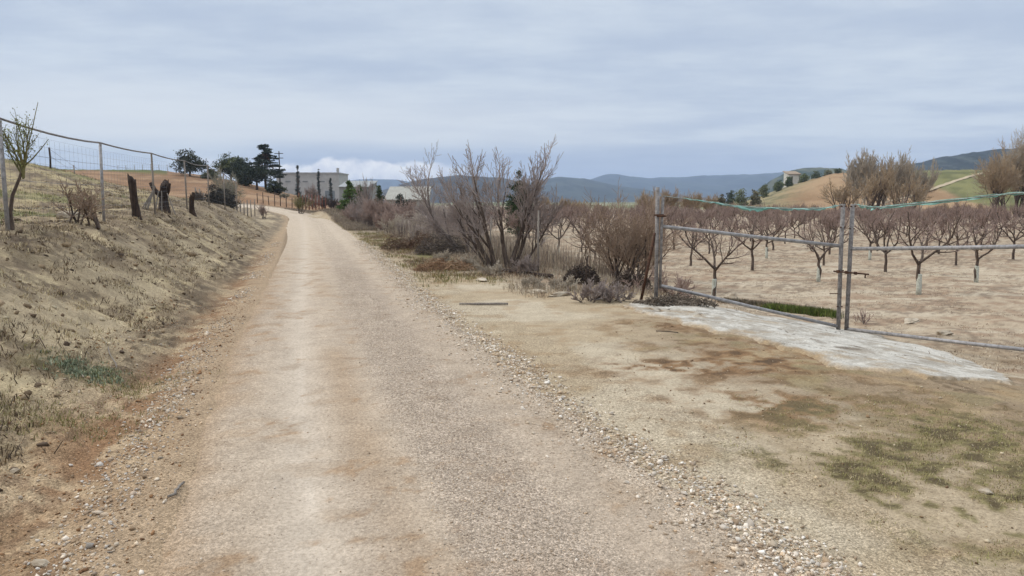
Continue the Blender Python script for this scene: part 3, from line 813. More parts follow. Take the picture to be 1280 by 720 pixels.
# ---------------------------------------------------------------- the two big bare trees by the road
P_BIG = dict(levels=4, seg=[6, 6, 5, 4, 3, 2], kids=[4, 4, 4, 4, 3], start=[.35, .25, .2, .15, .15], ang=[(25, 50), (25, 50), (25, 50), (25, 55), (25, 55)],
             ratio=[(.6, .9), (.5, .85), (.5, .85), (.5, .8), (.5, .8)], rmin=.006, wob=.12, trop=.07, rr=.6, cont=True, tip=.55, zmin=.0)
qa = hit(583, 318); qb = hit(622, 336)
P_FAN = dict(levels=4, seg=[7, 6, 5, 4, 3], kids=[4, 4, 3, 3], start=[.35, .25, .2, .15], ang=[(14, 36), (15, 40), (18, 45), (20, 50)],
             ratio=[(.45, .75), (.45, .8), (.5, .8), (.5, .8)], rmin=.0058, wob=.07, trop=.045, rr=.62, cont=True, tip=.5, zmin=.05)
rng = random.Random(12)
bare_tree('bare_tree', 'leafless grey tree leaning left over the roadside scrub, taller crown tip on its left', 'tree', qa, rng,
          [((0, 0, -.1), (-.82, -.1, 1.0), 1.95, .075), ((.1, .1, -.1), (-.25, .2, 1.0), 1.25, .05), ((.05, .12, -.1), (.05, .3, .9), 1.1, .045), ((.12, 0, -.1), (.35, -.1, .95), 1.15, .045), ((-.05, 0, -.1), (-.9, .2, .8), 1.0, .035)],
          P_FAN, 1, M['bark_grey'], M['twig_grey'], 'bare trees along the track')
rng = random.Random(29)
bare_tree('bare_tree', 'tallest leafless tree with several dark trunks spreading right beside the slender post', 'tree', qb, rng,
          [((-.12, 0, -.1), (-.40, .1, 1.0), 1.5, .07), ((-.08, .05, -.1), (-.12, -.1, 1.0), 1.6, .07), ((.25, -.1, -.1), (.0, .1, 1.0), 1.55, .07), ((.3, -.1, -.1), (.22, 0, 1.0), 1.72, .07),
           ((.36, 0, -.1), (.5, .15, 1.0), 1.45, .055), ((.36, -.05, -.1), (.95, 0, .8), 1.2, .045), ((-.15, 0, -.1), (-.75, .2, .9), 1.1, .045)],
          P_FAN, 1, M['bark_dark'], M['twig_grey'], 'bare trees along the track')

# ---------------------------------------------------------------- bushes
P_BUSH = dict(levels=3, seg=[4, 3, 3, 2], kids=[5, 4, 4], start=[.25, .2, .15], ang=[(20, 50), (25, 55), (25, 60)],
              ratio=[(.45, .75), (.45, .75), (.5, .8)], rmin=.005, wob=.14, trop=.06, rr=.6, cont=True, tip=.5, zmin=.0)
def bush(name, label, loc, seed, h, w, n, mt, mc, group=None, r=.022, P=P_BUSH, cat='bush', el=(45, 80)):
    rng = random.Random(seed); st = []
    for k in range(n):
        a = rng.uniform(0, 6.283); e = math.radians(rng.uniform(*el))
        st.append(((rng.gauss(0, w * .12), rng.gauss(0, w * .12), -.06), (math.cos(a) * math.cos(e) * w / h, math.sin(a) * math.cos(e) * w / h, math.sin(e)), h * rng.uniform(.42, .6), r * rng.uniform(.8, 1.2)))
    return bare_tree(name, label, cat, loc, rng, st, P, 0, mt, mc, group, trunk='stems', crown='twigs')
bush('bare_bush', 'dense brown leafless bush left of the gate, wider and taller one', hit(778, 352), 31, 2.45, 1.9, 16, M['bark_dark'], M['twig_brown_red'], 'bushes beside the gate', .03)
bush('bare_bush', 'dense leafless bush pressed against the left gate post', hit(803, 350), 32, 1.75, 1.3, 11, M['bark_dark'], M['twig_brown_red'], 'bushes beside the gate', .026)
bush('bare_bush', 'thin low thorny bush sprawling through the left end of the gate', hit(838, 372), 33, .95, 1.6, 7, M['bark_dark'], M['twig_red'], None, .012, el=(15, 60))
g_h = 'leafless bushes along the right edge of the track'
hedge = [(548, 308, 1.25, 1.5, 12, 'grey', 'low tangled grey bush at the foot of the left leaning bare tree'),
         (530, 305, .95, 1.3, 10, 'grey', 'dark squat bush by the pale straw heap'),
         (567, 300, 1.2, 1.3, 9, 'red', 'reddish twiggy bush behind the leaning bare tree'),
         (505, 297, 1.0, 1.3, 10, 'grey', 'grey bush before the pale straw heap on the verge'),
         (487, 291, 1.35, 1.3, 9, 'red', 'upright reddish bush left of the pale straw heap'),
         (466, 286, 2.1, 1.2, 11, 'red', 'tallest reddish brushy bush beside the narrowing track'),
         (452, 281, 1.6, 1.3, 9, 'grey', 'brownish brushy bush farther along the track, before the green conifer'),
         (497, 281, 1.8, 1.8, 9, 'red', 'purple brown bush in the second line behind the verge'),
         (520, 279, 1.6, 1.8, 9, 'grey', 'grey purple bush behind the pale straw heap'),
         (545, 284, 1.7, 1.6, 9, 'red', 'purple brown bush in the gap left of the leaning bare tree'),
         (478, 272, 2.3, 2.4, 10, 'red', 'wide purplish bush far along the track near the pale shed'),
         (436, 272, 1.3, 1.8, 8, 'grey', 'low grey bush at the outside of the bend'),
         (597, 300, 1.1, 1.4, 9, 'red', 'twiggy bush between the two big bare trees'),
         (640, 318, .7, 1.1, 8, 'grey', 'low dry bush right under the tallest bare tree'),
         (655, 345, .55, .9, 7, 'grey', 'small dry weed bush just left of the tall fence stake'),
         (585, 336, .5, .9, 8, 'pale', 'pale dry weed bush on the verge before the leaning bare tree'),
         (556, 330, .45, .8, 8, 'pale', 'straw coloured weed bush nearest the track on the right verge'),
         (610, 345, .42, .8, 8, 'pale', 'straw coloured weed bush just left of the slender post foot'),
         (700, 362, .42, .9, 8, 'pale', 'dry pale weed bush right of the tall fence stake'),
         (735, 376, .5, .9, 9, 'grey', 'grey weed bush before the dark brush heap'),
         (765, 376, .45, .8, 8, 'grey', 'grey weed bush left of the leaning gate strut'),
         (670, 360, .35, .8, 7, 'pale', 'low pale weed bush at the tall fence stake')]
for k, (px, py, h, w, n, c, lab) in enumerate(hedge):
    bush('weed_bush' if h < .8 else 'bare_bush', lab, hit(px, py), 60 + k, h, w, n, M['bark_grey'] if c != 'pale' else M['twig_pale'], M['twig_' + c], g_h, .012 + .006 * h)
# second line of scrub behind the verge, down to the bend
gx = 'leafless scrub in the field edge behind the verge bushes'
rx = random.Random(99)
for k, (px, Y, h, lab) in enumerate([(448, 66, 2.2, 'purple grey scrub under the bright green conifers'), (458, 60, 2.0, 'reddish scrub below the dull green conifer, left of it'), (470, 58, 2.0, 'purple scrub right under the dull green conifer'),
    (483, 54, 1.9, 'purple scrub below the left end of the pale shed'), (496, 56, 2.1, 'grey purple scrub below the small dark round tree'), (508, 48, 1.9, 'reddish scrub round the thin pole'), (520, 52, 2.1, 'purple scrub below the middle of the pale shed'),
    (533, 46, 2.0, 'purple scrub below the right end of the pale shed'), (545, 50, 2.2, 'grey purple scrub left of the leaning tree crown'), (558, 44, 2.0, 'purple scrub seen through the leaning tree branches'), (575, 48, 2.2, 'grey scrub seen through the gap between the big bare trees'),
    (592, 42, 2.0, 'reddish scrub behind the gap between the big bare trees'), (440, 60, 1.4, 'low grey scrub at the verge below the conifers'), (462, 48, 1.3, 'low straw coloured scrub along the verge'), (476, 44, 1.2, 'low grey scrub left of the straw heap'), (490, 40, 1.1, 'low reddish scrub touching the straw heap')]):
    bush('bare_bush', lab, on(px, Y), 300 + k, h, h * .95, 9, M['bark_grey'], M['twig_' + rx.choice(['grey', 'red', 'pale', 'grey'])], gx, .02, P=dict(P_BUSH, rmin=.008))
bush('bare_bush', 'bare brown shrub with several stems between the two nearest fence posts', hit(106, 281), 41, 1.0, 1.1, 8, M['bark_dark'], M['twig_brown_red'], None, .024, P=dict(P_BUSH, levels=3, kids=[4, 3, 3]))
bush('bare_bush', 'tiny dark bare sapling at the end of the bank by the bend', hit(330, 273), 43, 1.4, .9, 5, M['bark_dark'], M['twig_red'], None, .03)
bush('leafy_bush', 'olive tinged shrub at the bend, in front of the rusty posts', on(376, 76), 44, 1.9, 1.7, 9, M['bark_dark'], M['twig_olive'], None, .03)
# dry reed like weeds inside the gate
bush('dry_weed', 'brown dry stalks of weeds just right of the middle gate posts', hit(1078, 404), 45, .42, .6, 9, M['bark_grey'], M['twig_red'], None, .007, P=dict(P_BUSH, levels=1, kids=[4]), cat='weed')

# ---------------------------------------------------------------- left almond sapling
qs = hit(15, 286)
rng = random.Random(5)
t = thing('almond_tree', 'young almond tree with pale green buds behind the nearest fence post', 'tree', qs)
out = []
base = [Vector((0, 0, -.1)), Vector((-.01, 0, .3)), Vector((.06, 0, .62)), Vector((.2, .05, .95)), Vector((.28, .05, 1.15))]
tr = [(0, base, [.05, .04, .034, .028, .024])]
PA = dict(P_BUSH, levels=3, kids=[4, 4, 3], ang=[(20, 45), (20, 50), (25, 50)], trop=.14, wob=.1)
for d, L in (((-.35, .1, 1), .75), ((.15, 0, 1), .7), ((.55, .1, .9), .55), ((-.1, -.3, 1), .6), ((-.6, .2, .8), .6)):
    grow(rng, out, base[-1] - Vector((0, 0, rng.uniform(0, .25))), Vector(d), L, .022, 1, PA)
for d, L in (((.42, 0, 1), 1.25), ((.75, .1, .55), .75)):
    o2 = []; grow(rng, o2, base[-1], Vector(d), L, .02, 3, dict(PA, wob=.05, trop=.03, seg=[6])); out += o2
t.scale = (.78, .78, .84)
tubes(tr, SD).build('trunk', M['bark_dark'], t, smooth=True)
tubes(out, SD).build('crown', M['twig_olive'], t, smooth=True)
def leaf_quads(pts, size, nrng, asp=.6):
    n = len(pts)
    a = nrng.normal(size=(n, 3)); a /= np.linalg.norm(a, axis=1)[:, None]
    b = np.cross(a, nrng.normal(size=(n, 3))); b /= np.linalg.norm(b, axis=1)[:, None]
    s = (size * nrng.uniform(.6, 1.3, n))[:, None]
    V = np.stack([pts - a * s, pts + b * s * asp, pts + a * s, pts - b * s * asp], 1).reshape(-1, 3)
    return V, np.arange(4 * n).reshape(-1, 4)
nr = np.random.default_rng(3)
tips = np.array([p[:] for l, ps, _ in out for p in ps[1:]])
lp = np.repeat(tips, 3, 0) + nr.normal(size=(len(tips) * 3, 3)) * .035
V, F = leaf_quads(lp, .018, nr)
lc = np.array(alb(146, 152, 92)) * nr.uniform(.6, 1.3, (len(lp), 1)); lc = np.repeat(lc, 4, 0)
mesh_np('leaves', V, F, M['leaf'], t, attrs={'col': lc})

# ---------------------------------------------------------------- evergreens
def cloud_tree(name, label, loc, seed, lobes, n, size, c1, c2, trunk_h, trunk_r, limbs=6, cat='tree', group=None, mt=None, flat=1.0):
    """lobes: (x,y,z,rx,ry,rz) foliage masses; leaves gather in twig clumps through their volume"""
    nr = np.random.default_rng(seed); rng = random.Random(seed)
    t = thing(name, label, cat, loc, group)
    g = Geo()
    g.tube([(0, 0, -.3), (rng.gauss(0, .03), 0, trunk_h * .5), (rng.gauss(0, .06), rng.gauss(0, .06), trunk_h)], [trunk_r * 1.25, trunk_r, trunk_r * .8], 9)
    for lb in lobes:
        c = Vector(lb[:3]); s = Vector((0, 0, trunk_h * rng.uniform(.7, 1)))
        m = s.lerp(c, .5) + Vector((0, 0, -.1 * (c - s).length))
        g.tube([s, m, c], [trunk_r * .55, trunk_r * .35, trunk_r * .12], 6)
    g.build('trunk', mt or M['bark_dark'], t, smooth=True)
    vol = np.array([l[3] * l[4] * l[5] for l in lobes]); vol = vol ** .75; vol /= vol.sum()
    P = []; K = []
    ncl = max(30, n // 45)
    for lb, v in zip(lobes, vol):
        k = max(6, int(ncl * v))
        d = nr.normal(size=(k, 3)); d /= np.linalg.norm(d, axis=1)[:, None]
        rad = nr.uniform(.55, 1.06, (k, 1)) ** .7
        c = np.array(lb[:3]) + d * rad * np.array(lb[3:6]); m = 45
        sp = .16 * min(lb[3:6]) + size * 1.2
        pts = np.repeat(c, m, 0) + nr.normal(size=(k * m, 3)) * sp * np.array([1, 1, .6 * flat])
        P.append(pts); K.append(np.repeat(nr.uniform(0, 1, k), m))
    P = np.concatenate(P); K = np.concatenate(K)
    V, F = leaf_quads(P, size, nr)
    col = np.array(alb(*c1))[None, :] * (1 - K[:, None]) + np.array(alb(*c2))[None, :] * K[:, None]
    col = col * nr.uniform(.75, 1.25, (len(P), 1))
    mesh_np('crown', V, F, M['leaf'], t, attrs={'col': np.repeat(col, 4, 0)})
    return t
def sized(px, ytop, ybase, Y):      # real height of something seen between two rows at depth Y
    return at_depth(px, ytop, Y).z - at_depth(px, ybase, Y).z
def dome(h, w, rng, n=7, low=.35, down=0):
    L = []
    for k in range(n):
        a = 6.283 * k / n + rng.gauss(0, .3); r = w * .5 * rng.uniform(.35, .62)
        L.append((math.cos(a) * r, math.sin(a) * r, h * rng.uniform(low + .1, .72), w * rng.uniform(.2, .28), w * rng.uniform(.2, .28), h * rng.uniform(.16, .24)))
    L.append((0, 0, h * .74, w * .3, w * .3, h * .24)); L.append((0, 0, h * .5, w * .34, w * .34, h * .22))
    return [(l[0], l[1], l[2] - down * h) + l[3:5] + (l[5] * (1 + down),) for l in L]
def domed(name, label, px, ytop, ybase, Y, wpx, seed, c1, c2, n=5200, low=.35, th=.4, group=None, leaf=None):
    h = sized(px, ytop, ybase, Y); w = wpx / FPX * Y; q = on(px, Y)
    top = at_depth(px, ytop, Y).z
    h = top - q.z
    return cloud_tree(name, label, q, seed, dome(h, w, random.Random(seed), low=low), n, leaf or max(.05, Y * .0011), c1, c2, h * th, h * .035, group=group)
G1, G2 = (38, 46, 34), (78, 86, 60)
domed('oak_tree', 'round dark evergreen oak standing alone on the crest of the ploughed hill', 239, 187, 226, 150, 46, 1, (44, 48, 38), (84, 88, 66), th=.3, low=.16)
domed('oak_tree', 'olive green oak half hidden behind the grey haired olive tree', 290, 193, 226, 165, 44, 2, (62, 72, 48), (106, 112, 78), th=.3)
domed('oak_tree', 'broad dark evergreen oak just below the tall layered cedar', 322, 199, 244, 140, 62, 3, (30, 38, 30), (62, 70, 52), low=.3, th=.35)
domed('oak_tree', 'small dark oak left of the broad oak under the cedar', 301, 203, 228, 150, 30, 4, (34, 42, 32), (70, 78, 56), th=.3)
# the cedar: tiers of flat boughs
q = on(333, 152); h = at_depth(333, 181, 152).z - q.z
rng = random.Random(9); lob = []
for k in range(15):
    f = k / 14; z = h * (.30 + .68 * f); r = h * (.36 * (1 - f) ** .8 + .05)
    for m in range(3 if f < .8 else 2):
        a = rng.uniform(0, 6.283)
        lob.append((math.cos(a) * r * .75, math.sin(a) * r * .75, z, r * .45, r * .45, h * .028))
lob.append((0, 0, h * .93, h * .14, h * .12, h * .035)); lob.append((-h * .06, 0, h * .98, h * .08, h * .08, h * .025))
cloud_tree('cedar_tree', 'tall layered cedar with dark tiers above the oaks on the crest', q, 9, lob, 7600, .15, (40, 50, 44), (84, 94, 82), h * .95, .22, flat=.35)
gc = 'narrow conifers before the grey warehouse'
def cone_tree(name, label, px, ytop, ybase, Y, wpx, seed, c1, c2, n=2200, group=None, irr=.2):
    q = on(px, Y); h = at_depth(px, ytop, Y).z - q.z; w = wpx / FPX * Y; rng = random.Random(seed); L = []
    for k in range(11):
        f = k / 10; r = w * .5 * (1 - f) ** .7 * (1 + rng.gauss(0, irr)) + .05 * w
        L.append((rng.gauss(0, w * .06), rng.gauss(0, w * .06), h * (.1 + .86 * f), r, r, h * .08))
    return cloud_tree(name, label, q, seed, L, n, max(.05, Y * .001) * (.5 if group == gc else 1), c1, c2, h * .6, max(.05, h * .03), group=group)
cone_tree('cypress_tree', 'slim dark cypress tallest before the left part of the grey warehouse', 373, 206, 240, 150, 5, 21, (62, 70, 70), (92, 100, 96), group=gc)
cone_tree('cypress_tree', 'thin dark cypress behind the round bare tree at the warehouse', 399, 212, 246, 150, 3.4, 22, (66, 74, 74), (96, 104, 100), n=1200, group=gc)
cone_tree('cypress_tree', 'short slim cypress before the right end of the grey warehouse', 414, 223, 248, 140, 4, 23, (66, 74, 74), (96, 104, 100), n=1200, group=gc)
cone_tree('conifer_shrub', 'bright green young conifer pair on the outside of the bend', 438, 227, 256, 72, 17, 24, (62, 84, 40), (104, 124, 62), n=4200, irr=.3)
cone_tree('conifer_shrub', 'olive green low conifer right beside the bright young conifer', 450, 234, 257, 74, 16, 25, (74, 88, 50), (108, 118, 72), n=3200, irr=.3)
cone_tree('conifer_shrub', 'dull green conifer standing alone among the purple bushes', 474, 234, 262, 66, 11, 26, (64, 76, 50), (98, 106, 72), n=2600, irr=.3)
domed('conifer_shrub', 'dark green dense conifer behind the right side of the tallest bare tree', 650, 226, 268, 50, 36, 27, (40, 54, 34), (78, 90, 54), n=7500, low=.12, th=.3)
cone_tree('conifer_shrub', 'pointed dark green conifer tip rising behind the tallest bare tree', 648, 216, 266, 49.4, 20, 28, (44, 58, 36), (80, 94, 56), n=3200)
domed('oak_tree', 'dark small round tree standing left of the pale shed', 500, 242, 258, 120, 9, 29, (52, 58, 50), (80, 84, 70), n=1500)
domed('oak_tree', 'low dark tree touching the pale shed front', 512, 248, 258, 125, 13, 30, (56, 58, 50), (82, 84, 70), n=1500)
# trees and scrub on the right hill slope
gs = 'scattered green shrubs on the slope of the tawny field'
slope = [(913, 222, 243, 210, 15, (74, 84, 68), (106, 114, 90), 'dark pine like tree lowest on the slope of the tawny field'), (927, 226, 244, 205, 19, (104, 112, 80), (142, 144, 104), 'light olive bush beside the dark tree on the slope'),
         (902, 234, 250, 190, 12, (106, 100, 78), (140, 128, 100), 'brownish scrub at the bottom of the slope'), (944, 232, 246, 205, 14, (112, 108, 82), (142, 134, 102), 'brown olive scrub at the edge of the tawny field'),
         (955, 224, 234, 235, 10, (104, 110, 78), (136, 138, 100), 'grey green shrub midway up the slope'), (972, 221, 230, 245, 12, (86, 98, 70), (120, 128, 92), 'green shrub above the grey green one on the slope'),
         (985, 217, 226, 255, 9, (80, 92, 66), (114, 120, 86), 'small round shrub just left of the white hut'), (1004, 214, 223, 262, 13, (100, 110, 74), (134, 138, 96), 'light green shrub right of the white hut'),
         (1018, 212, 221, 268, 10, (76, 88, 64), (110, 116, 84), 'dark green shrub second right of the white hut'), (1033, 211, 219, 275, 9, (102, 104, 78), (134, 132, 100), 'drab shrub near the crest of the tawny field'),
         (1046, 209, 219, 280, 12, (88, 98, 72), (120, 124, 94), 'green grey bush on the crest behind the big bare willow')]
for k, (px, yt, yb, Y, w, c1, c2, lab) in enumerate(slope):
    q = on(px, Y); hh = at_depth(px, yt, Y).z - q.z
    ytop = yt
    if hh < (yb - yt) / FPX * Y * .8: hh = (yb - yt) / FPX * Y
    ww = w / FPX * Y * .8; hh *= .85
    cloud_tree('shrub', lab, q, 130 + k, dome(hh, ww * (.8 + .5 * ((k * 37) % 10) / 10), random.Random(k), n=5, low=-.05, down=.16), 1700, .22, c1, c2, hh * .2, hh * .05, group=gs, cat='shrub')
# grey haired olive like tree with pale twigs, left
def bare_px(name, label, px, ytop, ybase, Y, wpx, seed, P, starts, mt, mc, r, group=None, cat='tree', split=1, up=1.0):
    q = on(px, Y); h = max(at_depth(px, ytop, Y).z - q.z, .5); w = wpx / FPX * Y
    rng = random.Random(seed); st = []
    for k in range(starts):
        a = rng.uniform(0, 6.283); s = w / h * .5 * rng.uniform(.2, 1.0)
        st.append(((rng.gauss(0, w * .1), rng.gauss(0, w * .1), -.2), (math.cos(a) * s, math.sin(a) * s, 1), h * rng.uniform(.36, .46) * up, r * rng.uniform(.8, 1.2)))
    return bare_tree(name, label, cat, q, rng, st, P, split, mt, mc, group)
PW = dict(levels=4, seg=[4, 4, 3, 2, 2], kids=[4, 4, 3, 3], start=[.3, .25, .15, .15], ang=[(18, 42), (20, 45), (20, 50), (20, 50)],
          ratio=[(.5, .8), (.5, .75), (.5, .75), (.5, .8)], rmin=.014, wob=.1, trop=.07, rr=.58, tip=.5, zmin=.0)
bare_px('pale_tree', 'grey hazy leafless tree above the dark bushes at the end of the left fence', 277, 203, 252, 62, 58, 51, dict(PW, rmin=.009, kids=[5, 4, 4, 4]), 5, M['bark_grey'], M['twig_pale_olive'], .06)
gw = 'leafless willows behind the orchard'
bare_px('willow_tree', 'broad brown leafless willow group rising before the tawny hill, left of the green field', 1092, 196, 262, 118, 76, 52, dict(PW, rmin=.02, kids=[4, 4, 3, 3]), 7, M['bark_dark'], M['twig_brown'], .17, gw)
bare_px('willow_tree', 'brown leafless willow leaning left over the far orchard rows', 1058, 214, 262, 112, 56, 53, dict(PW, rmin=.02), 5, M['bark_dark'], M['twig_brown'], .14, gw)
bare_px('willow_tree', 'brown leafless willow at the right side of the broad willow group', 1135, 208, 262, 114, 56, 54, dict(PW, rmin=.02), 6, M['bark_dark'], M['twig_brown'], .14, gw)
gp = 'pale leafless poplars behind the willows'
PP = dict(PW, ang=[(10, 24), (12, 28), (14, 30), (14, 30)], trop=.13, rmin=.034)
for k, (px, yt, w, lab) in enumerate([(1071, 181, 26, 'pale grey leafless poplar farthest left above the willows'), (1086, 176, 24, 'tallest pale poplar of those above the broad willow'), (1106, 184, 26, 'pale poplar third from the left above the willows'),
                                      (1125, 186, 24, 'pale poplar second from the right above the willows'), (1146, 193, 24, 'shortest pale poplar, rightmost above the willows'), ]):
    bare_px('poplar_tree', lab, px, yt, 258, 140, w, 160 + k, PP, 6, M['twig_pale'], M['twig_pale'], .12, gp)
for k, (px, yt, w, Y, c, lab) in enumerate([(1243, 172, 44, 105, 'brown', 'brown leafless tree left of the tall pale one at the right picture edge'), (1266, 152, 46, 110, 'pale', 'tallest pale leafless tree at the right picture edge above the green field'),
                                            (1290, 158, 50, 108, 'brown', 'brown leafless tree cut by the right picture edge')]):
    bare_px('poplar_tree' if c == 'pale' else 'willow_tree', lab, px, yt, 262, Y, w, 170 + k, dict(PW, rmin=.019, trop=.1, kids=[5, 4, 4, 4]), 6, M['bark_dark'], M['twig_' + c], .15, 'leafless trees at the right edge')
gb = 'brown willow scrub along the far side of the orchard'
for k, (px, yt, w, Y, lab) in enumerate([(682, 239, 34, 104, 'yellowish brown scrub bush just right of the dark conifer'), (706, 238, 38, 108, 'yellowish brown scrub bush below the twin humped hill'), (728, 244, 30, 112, 'low brown scrub at the left of the pale far field'),
                                          (752, 247, 26, 100, 'low reddish scrub above the gate side bush'), (808, 229, 40, 112, 'brown willow scrub behind the left gate post'), (835, 226, 42, 116, 'tallest brown willow scrub behind the net end of the gate'),
                                          (862, 229, 42, 114, 'brown willow scrub second right of the left gate post'), (888, 236, 36, 118, 'brown willow scrub at the foot of the slope'), (915, 246, 36, 116, 'low brown scrub under the slope'),
                                          (960, 248, 60, 122, 'wide low brown scrub along the foot of the tawny field'), (1010, 248, 60, 120, 'wide low scrub left of the leaning willow'), (1178, 246, 60, 120, 'wide low scrub under the green field'), (1215, 244, 50, 118, 'low brown scrub left of the right edge trees')]):
    bare_px('willow_scrub', lab, px, yt, 262, Y, w, 180 + k, dict(PW, rmin=.018, levels=3, kids=[6, 5, 5]), 8, M['bark_dark'], M['twig_brown'], .07, gb, cat='scrub', split=0)
bare_px('round_tree', 'round bare grey crowned tree before the grey warehouse', 390, 226, 252, 118, 22, 200, dict(PW, rmin=.02), 5, M['bark_dark'], M['twig_grey'], .07)
bare_px('bare_tree', 'pair of thin upright bare stems above the purple bushes near the bend', 458, 209, 270, 62, 16, 201, dict(PP, rmin=.012, levels=3), 3, M['bark_grey'], M['twig_grey'], .05)
bare_px('dark_bush', 'brown leafless bush round the pale stake, between the squat stump and the dark evergreen bush', 247, 231, 262, 40, 26, 210, dict(PW, rmin=.008, levels=3, kids=[6, 5, 5]), 10, M['wood_dark'], M['twig_dark'], .04, cat='bush', split=0)
def dark_tree(label, px, ytop, Y, w, seed, n=2600, th=.45):
    domed('dark_tree', label, px, ytop, 262, Y, w, seed, (50, 46, 42), (84, 78, 66), n=n, low=.3, th=th, group='dark bushy trees before the white lane')
dark_tree('dark ivy clad small tree under the grey hazy tree, before the white lane', 269, 231, 45, 22, 61, 2600)
dark_tree('round dark evergreen bush rightmost before the white lane', 286, 234, 50, 26, 62, 2800, .3)
dark_tree('small dark bushy tree between the two others before the white lane', 278, 236, 48, 15, 63, 1400)

for k, (px, yt, Y, w, c, lab) in enumerate([(378, 240, 112, 14, 'dark', 'dark scrub below the tallest cypress, left end of the scrub line at the bend'), (392, 243, 110, 16, 'red', 'reddish scrub between the rusty posts and the warehouse'), (404, 241, 112, 14, 'dark', 'dark scrub below the thin cypress behind the rusty posts'),
                                            (416, 243, 108, 15, 'dark', 'dark scrub below the short cypress, right of the rusty posts'), (427, 246, 104, 14, 'red', 'brown scrub left of the bright green conifers'), (356, 238, 128, 15, 'pale_olive', 'grey scrub below the utility pole')]):
    bare_px('scrub_bush', lab, px, yt, 252, Y, w, 240 + k, dict(PW, rmin=.02, levels=3, kids=[6, 5, 4]), 9, M['wood_dark'], M['twig_' + c], .05, 'scrub line at the bend before the warehouse', cat='scrub', split=0)

domed('oak_bush', 'low olive green bush between the lone oak and the olive green oak on the crest', 264, 212, 232, 148, 26, 71, (66, 72, 50), (104, 108, 76), n=2200, low=.05, th=.2, group='low bushes among the oaks')
domed('oak_bush', 'low dark bush right of the broad oak, below the utility pole', 344, 226, 246, 138, 24, 72, (52, 58, 44), (90, 94, 68), n=2200, low=.05, th=.2, group='low bushes among the oaks')
domed('oak_bush', 'low dark bush filling the gap under the two oaks left of the cedar', 307, 216, 236, 146, 22, 73, (46, 52, 40), (82, 86, 62), n=2000, low=.05, th=.2, group='low bushes among the oaks')

# ================================================================ the gate
GLp = hit(820, 379); GC = hit(1050, 414)
dC = GC.y; dL = GLp.y
def V3(*a): return Vector(a)
# standing post at the left end, with its clamp and leaning strut
t = thing('gate_post', 'weathered steel gate post at the left end of the farm gate', 'post', GLp)
top = at_depth(822, 234, dL) - GLp
g = Geo(); g.tube([(0, 0, -.3), (top.x * .5, 0, top.z * .5), (top.x, 0, top.z)], .034, 10); g.build('pole', M['galv_old'], t, smooth=True)
g = Geo(); g.tube([(-.055, -.05, 1.52), (.12, -.06, 1.50)], .018, 6); g.tube([(-.055, .05, 1.52), (.12, .04, 1.50)], .018, 6); g.box((.03, 0, 1.51), (.11, .12, .05)); g.build('clamp', M['rust'], t)
s0 = hit(800, 377) - GLp; s1 = at_depth(819, 291, dL) - GLp
g = Geo(); g.tube([s0 + V3(0, 0, -.08), s1], .026, 8); g.build('strut', M['rust'], t, smooth=True)

def leaf(name, label, hinge_px, hinge_Y, lock_px, lock_Y, pts, hinge_ext):
    """pts: picture rows (top, mid, bottom) at both stiles -> real heights there"""
    (ht, hm, hb), (lt, lm, lb) = pts
    a = {k: at_depth(hinge_px[i], y, hinge_Y) for i, (k, y) in enumerate((('t', ht), ('m', hm), ('b', hb)))}
    b = {k: at_depth(lock_px[i], y, lock_Y) for i, (k, y) in enumerate((('t', lt), ('m', lm), ('b', lb)))}
    o = a['b'].copy()
    t = thing(name, label, 'gate', o, 'leaves of the farm gate')
    L = lambda v: v - o
    ga = Geo(); ga.tube([L(a['b']) - V3(0, 0, .05), L(a['m']), L(a['t'])], .024, 10); ga.build('hinge_stile', M['galv_old'], t, smooth=True)
    gb = Geo(); gb.tube([L(b['b']) - V3(0, 0, .06), L(b['m']), L(b['t'])], .036, 12); gb.build('lock_stile', M['galv_old'], t, smooth=True)
    for n_, k, r in (('middle_rail', 'm', .031), ('bottom_rail', 'b', .029)):
        g = Geo(); p, q = L(a[k]), L(b[k]); d = (q - p).normalized()
        g.tube([p + d * .02, p.lerp(q, .25) + V3(0, 0, .004), p.lerp(q, .5) - V3(0, 0, .004), q - d * .03], r, 12); g.build(n_, M['galv'], t, smooth=True)
    g = Geo()
    for k in (('t', 'm', .05), ('t', 'm', .55), ('m', 'b', .3), ('m', 'b', .75)):
        c = L(b[k[0]]).lerp(L(b[k[1]]), k[2])
        g.tube([c + V3(-.05, -.02, 0), c + V3(.05, -.02, 0)], .012, 6)
    g.build('net_hooks', M['rust'], t)
    return t, a, b, o
dR = dC * .795
tl, al_, bl_, ol = leaf('gate_leaf', 'left steel pipe gate leaf, sagging towards the middle posts', (829, 827, 825), dL - .02, (1054, 1051.5, 1048), dC - .04, ((246, 283, 357), (255, 307.5, 408)), 0)
Rp = at_depth(1280, 300, dR); cdir = Vector((Rp.x - GC.x, Rp.y - dC, 0)); cdir.normalize()
eY = dC + cdir.y * 3.35
ex = 640 + (GC.x + cdir.x * 3.35) / eY * FPX * 1.007
fR = (dC - eY) / (dC - dR)
zm = at_depth(1280, 308, dR).z; zb = at_depth(1280, 436, dR).z
zmc = at_depth(1067, 311, dC).z; zbc = at_depth(1060, 412, dC).z
zt = at_depth(1280, 241, dR).z; ztc = at_depth(1066, 255, dC).z
end = Vector((GC.x + cdir.x * 3.35, eY, 0))
